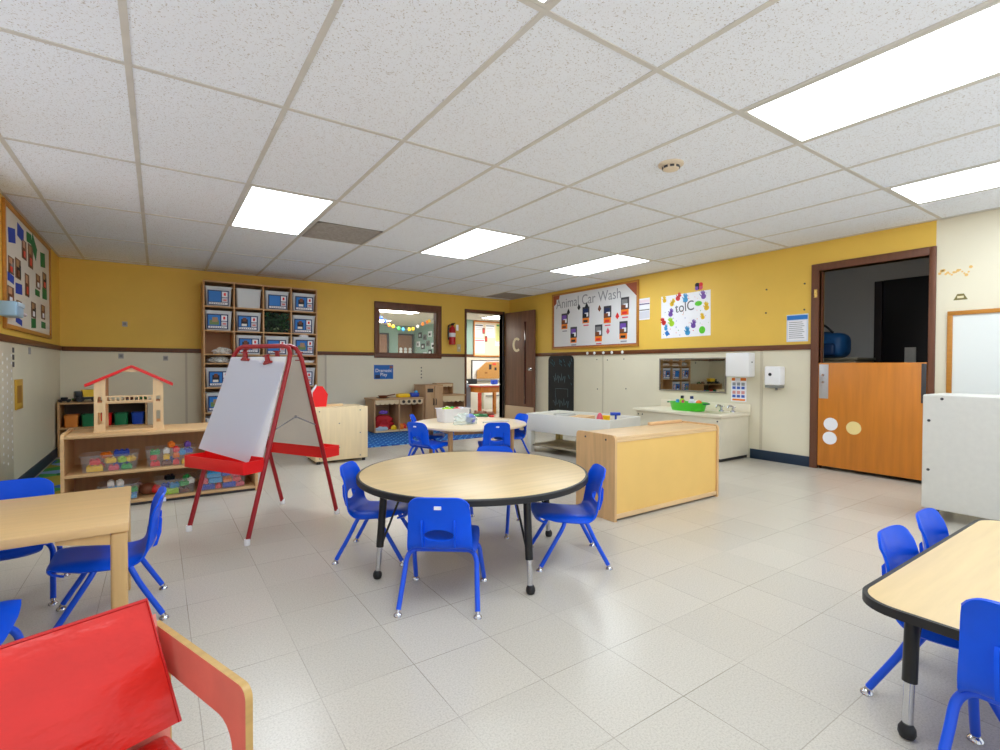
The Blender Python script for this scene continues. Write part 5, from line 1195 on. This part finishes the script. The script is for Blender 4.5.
# (y, z) read off the board from the photograph
cards = [(5.304, 2.002, 0.115, 0.056, BCARD, 'blue', 'top row, first from left'), (5.603, 2.086, 0.115, 0.053, BCARD, 'blue', 'top row, second from left'), (5.93, 2.114, 0.098, 0.042, GCARD, 'green', 'top row, third from left'), (6.147, 2.075, 0.115, 0.066, GCARD, 'green', 'top row, fourth and tilted'), (6.554, 2.029, 0.115, 0.069, GCARD, 'green', 'top right, alone'), (5.255, 1.667, 0.1, 0.031, BCARD, 'blue', 'middle left, under a photo'), (5.521, 1.619, 0.115, 0.042, BCARD, 'blue', 'middle, second from left'), (6.276, 1.676, 0.102, 0.028, GCARD, 'green', 'middle right, first'), (6.632, 1.711, 0.115, 0.054, GCARD, 'green', 'middle right, under the last photo'), (5.51, 1.359, 0.108, 0.024, BCARD, 'blue', 'bottom row, left'), (6.084, 1.382, 0.1, 0.043, GCARD, 'green', 'bottom row, middle'), (6.555, 1.396, 0.108, 0.031, GCARD, 'green', 'bottom row, right')]
for i, (y, z, hw_, hh_, m, c, w) in enumerate(cards):
    k_ = MB(); k_.rect(-hw_, hw_, -hh_, hh_, 0, m); o = on_left(y, z, k_, 'felt_card', '%s card on the left wall bulletin board, %s' % (c, w), 'card', 'cards on the left bulletin board')
    o.rotation_euler.rotate_axis('Z', [.15, -.08, .05, -.5, .1, -.06, .05, 0, .04, -.1, .05, 0][i])
phs = [(5.731, 1.972, 0.087, 0.079, 'upper row, left'), (5.987, 1.962, 0.1, 0.102, 'upper row, right'), (5.27, 1.766, 0.091, 0.064, 'second row, first'), (5.502, 1.776, 0.097, 0.08, 'second row, second'), (5.83, 1.689, 0.083, 0.096, 'second row, centre'), (6.31, 1.786, 0.1, 0.065, 'second row, second from right'), (6.634, 1.837, 0.1, 0.079, 'second row, rightmost'), (5.248, 1.532, 0.1, 0.071, 'lower row, leftmost'), (5.52, 1.484, 0.091, 0.039, 'lower row, second'), (6.087, 1.499, 0.1, 0.07, 'lower row, third'), (6.538, 1.521, 0.1, 0.068, 'lower row, rightmost')]
for i, (y, z, a, b, w) in enumerate(phs):
    random.seed(40 + i); k_ = MB(); k_.rect(-a, a, -b, b, 0, mat('photo_brown', (112, 72, 52), .5)); k_.rect(-.3 * a, .95 * a, -.85 * b, .45 * b, .0012, random.choice([INK, COLS['brown'], GREY])); k_.rect(-.85 * a, .2 * a, .15 * b, .85 * b, .0024, random.choice([mat('photo_skin', (200, 150, 120), .5), mat('photo_tan', (170, 130, 90), .5)])); k_.rect(-.5 * a, .35 * a, -.8 * b, -.15 * b, .0036, random.choice([COLS['red'], PAPER, COLS['brown']]))
    on_left(y, z, k_, 'photo', 'brown photo on the left wall bulletin board, ' + w, 'photo', 'photos on the left bulletin board')
for i, (y, z) in enumerate(((6.98, 1.72), (7.0, 1.58))):
    k_ = MB(); k_.rect(-.03, .03, -.06, .06, .001, PAPER); k_.rect(-.02, .02, -.04, .04, .0022, GREYINK); wallthing(k_, 'paper_strip', ['upper', 'lower'][i] + ' narrow paper strip right of the left wall bulletin board', 'paper', 'L', y, z)
dp = thing('wall_dispenser', 'pale blue wall bracket in front of the left bulletin board', 'dispenser', M=wallM('L', 4.93, 1.395, .023))
PB = mat('pale_blue_plastic', (150, 186, 214), .35)
MB().box(-.16, .06, -.05, .055, .0, .10, PB, .014, segs=3).build('body', dp); MB().box(-.15, .05, .02, .052, .1002, .108, mat('pale_blue_light', (190, 214, 232), .35), .004).build('front_panel', dp); MB().tube([(.05, .0, .06), (.24, -.005, .065), (.32, -.005, .065)], .013, mat('pale_pink_plastic', (222, 206, 216), .4), 10).build('lever', dp)
k_ = MB(); k_.box(-.13, .13, -.12, .12, .001, .008, mat('mustard', (206, 160, 50), .5), .002); k_.rect(-.075, .075, -.07, .07, .0082, mat('mustard_dark', (160, 110, 30), .6)); wallthing(k_, 'framed_card', 'mustard yellow framed card on the left beige wall', 'card', 'L', 5.50, .77)
pgb = MB(); pgb.box(-.34, .29, -.56, .56, .001, .008, mat('peg_beige', (214, 206, 186), .4), .001)
for r in range(14):
    for c_ in range(4): pgb.lathe([(.012, .008), (.010, .010)], WHITE, (.25 - c_ * .13, .48 - r * .06 - (c_ % 2) * .03, 0), 8)
wallthing(pgb, 'wall_panel', 'beige dotted panel on the left wall under the brown rail', 'wall panel', 'L', 4.99, .60)
k_ = MB()
for q in range(3): k_.rect(-.03, .03, -.02 - q * .055, .02 - q * .055, .001, DGREY)
wallthing(k_, 'label_strip', 'strip of three dark labels under the rail on the left wall', 'label', 'L', 5.30, 1.12, None, .008)
k_ = MB(); k_.rect(-.05, .05, -.03, .03, .001, gt); wallthing(k_, 'wall_tag', 'grey tag under the rail on the left beige wall', 'tag', 'L', 5.95, 1.13)

# ------------------------------------------------------------------ white cabinet back at the right
wc = thing('rolling_cabinet', 'white speckled cabinet back on black casters at the right edge', 'cabinet', (4.20, 1.147, 0))
MB().box(0, .40, -1.45, 0, .072, .826, GREYW, .010, segs=3).build('body', wc)
for x in (.05, .34):
    for y in (-.06, -1.38):
        c_ = MB(); c_.cyl((x - .012, y, .027), (x + .012, y, .027), .027, BLACK, 18); c_.box(x - .018, x + .018, y - .02, y + .02, .045, .072, DGREY, .003); c_.build('caster', wc)
sc = MB()
for y, z in ((-.10, .80), (-.035, .655), (-.035, .33)): sc.cyl((-.0025, y, z), (.001, y, z), .009, DGREY, 10)
sc.build('screw_cap', wc)

# ------------------------------------------------------------------ light
w = bpy.data.worlds.new('world'); bpy.context.scene.world = w; w.use_nodes = True
nt = w.node_tree; bg = nt.nodes['Background']
# overcast sky above, brighter lower half added to lift the ceiling, both entering by the added windows and the side left open behind the camera
tc = nt.nodes.new('ShaderNodeTexCoord'); sp_ = nt.nodes.new('ShaderNodeSeparateXYZ'); rp_ = nt.nodes.new('ShaderNodeValToRGB')
nt.links.new(tc.outputs['Generated'], sp_.inputs[0]); nt.links.new(sp_.outputs[2], rp_.inputs[0])
e_ = rp_.color_ramp.elements; e_[0].position = 0.0; e_[0].color = (1.0, 1.0, 1.0, 1); e_[1].position = 0.03; e_[1].color = (.66, .72, .80, 1)
nt.links.new(rp_.outputs[0], bg.inputs[0]); bg.inputs[1].default_value = 1.35
vs_ = bpy.context.scene.view_settings
vs_.view_transform = 'Standard'; vs_.look = 'None'; vs_.gamma = 1.0; vs_.use_curve_mapping = False; vs_.exposure = 0.28

bpy.context.scene.cycles.max_bounces = 14; bpy.context.scene.cycles.diffuse_bounces = 8
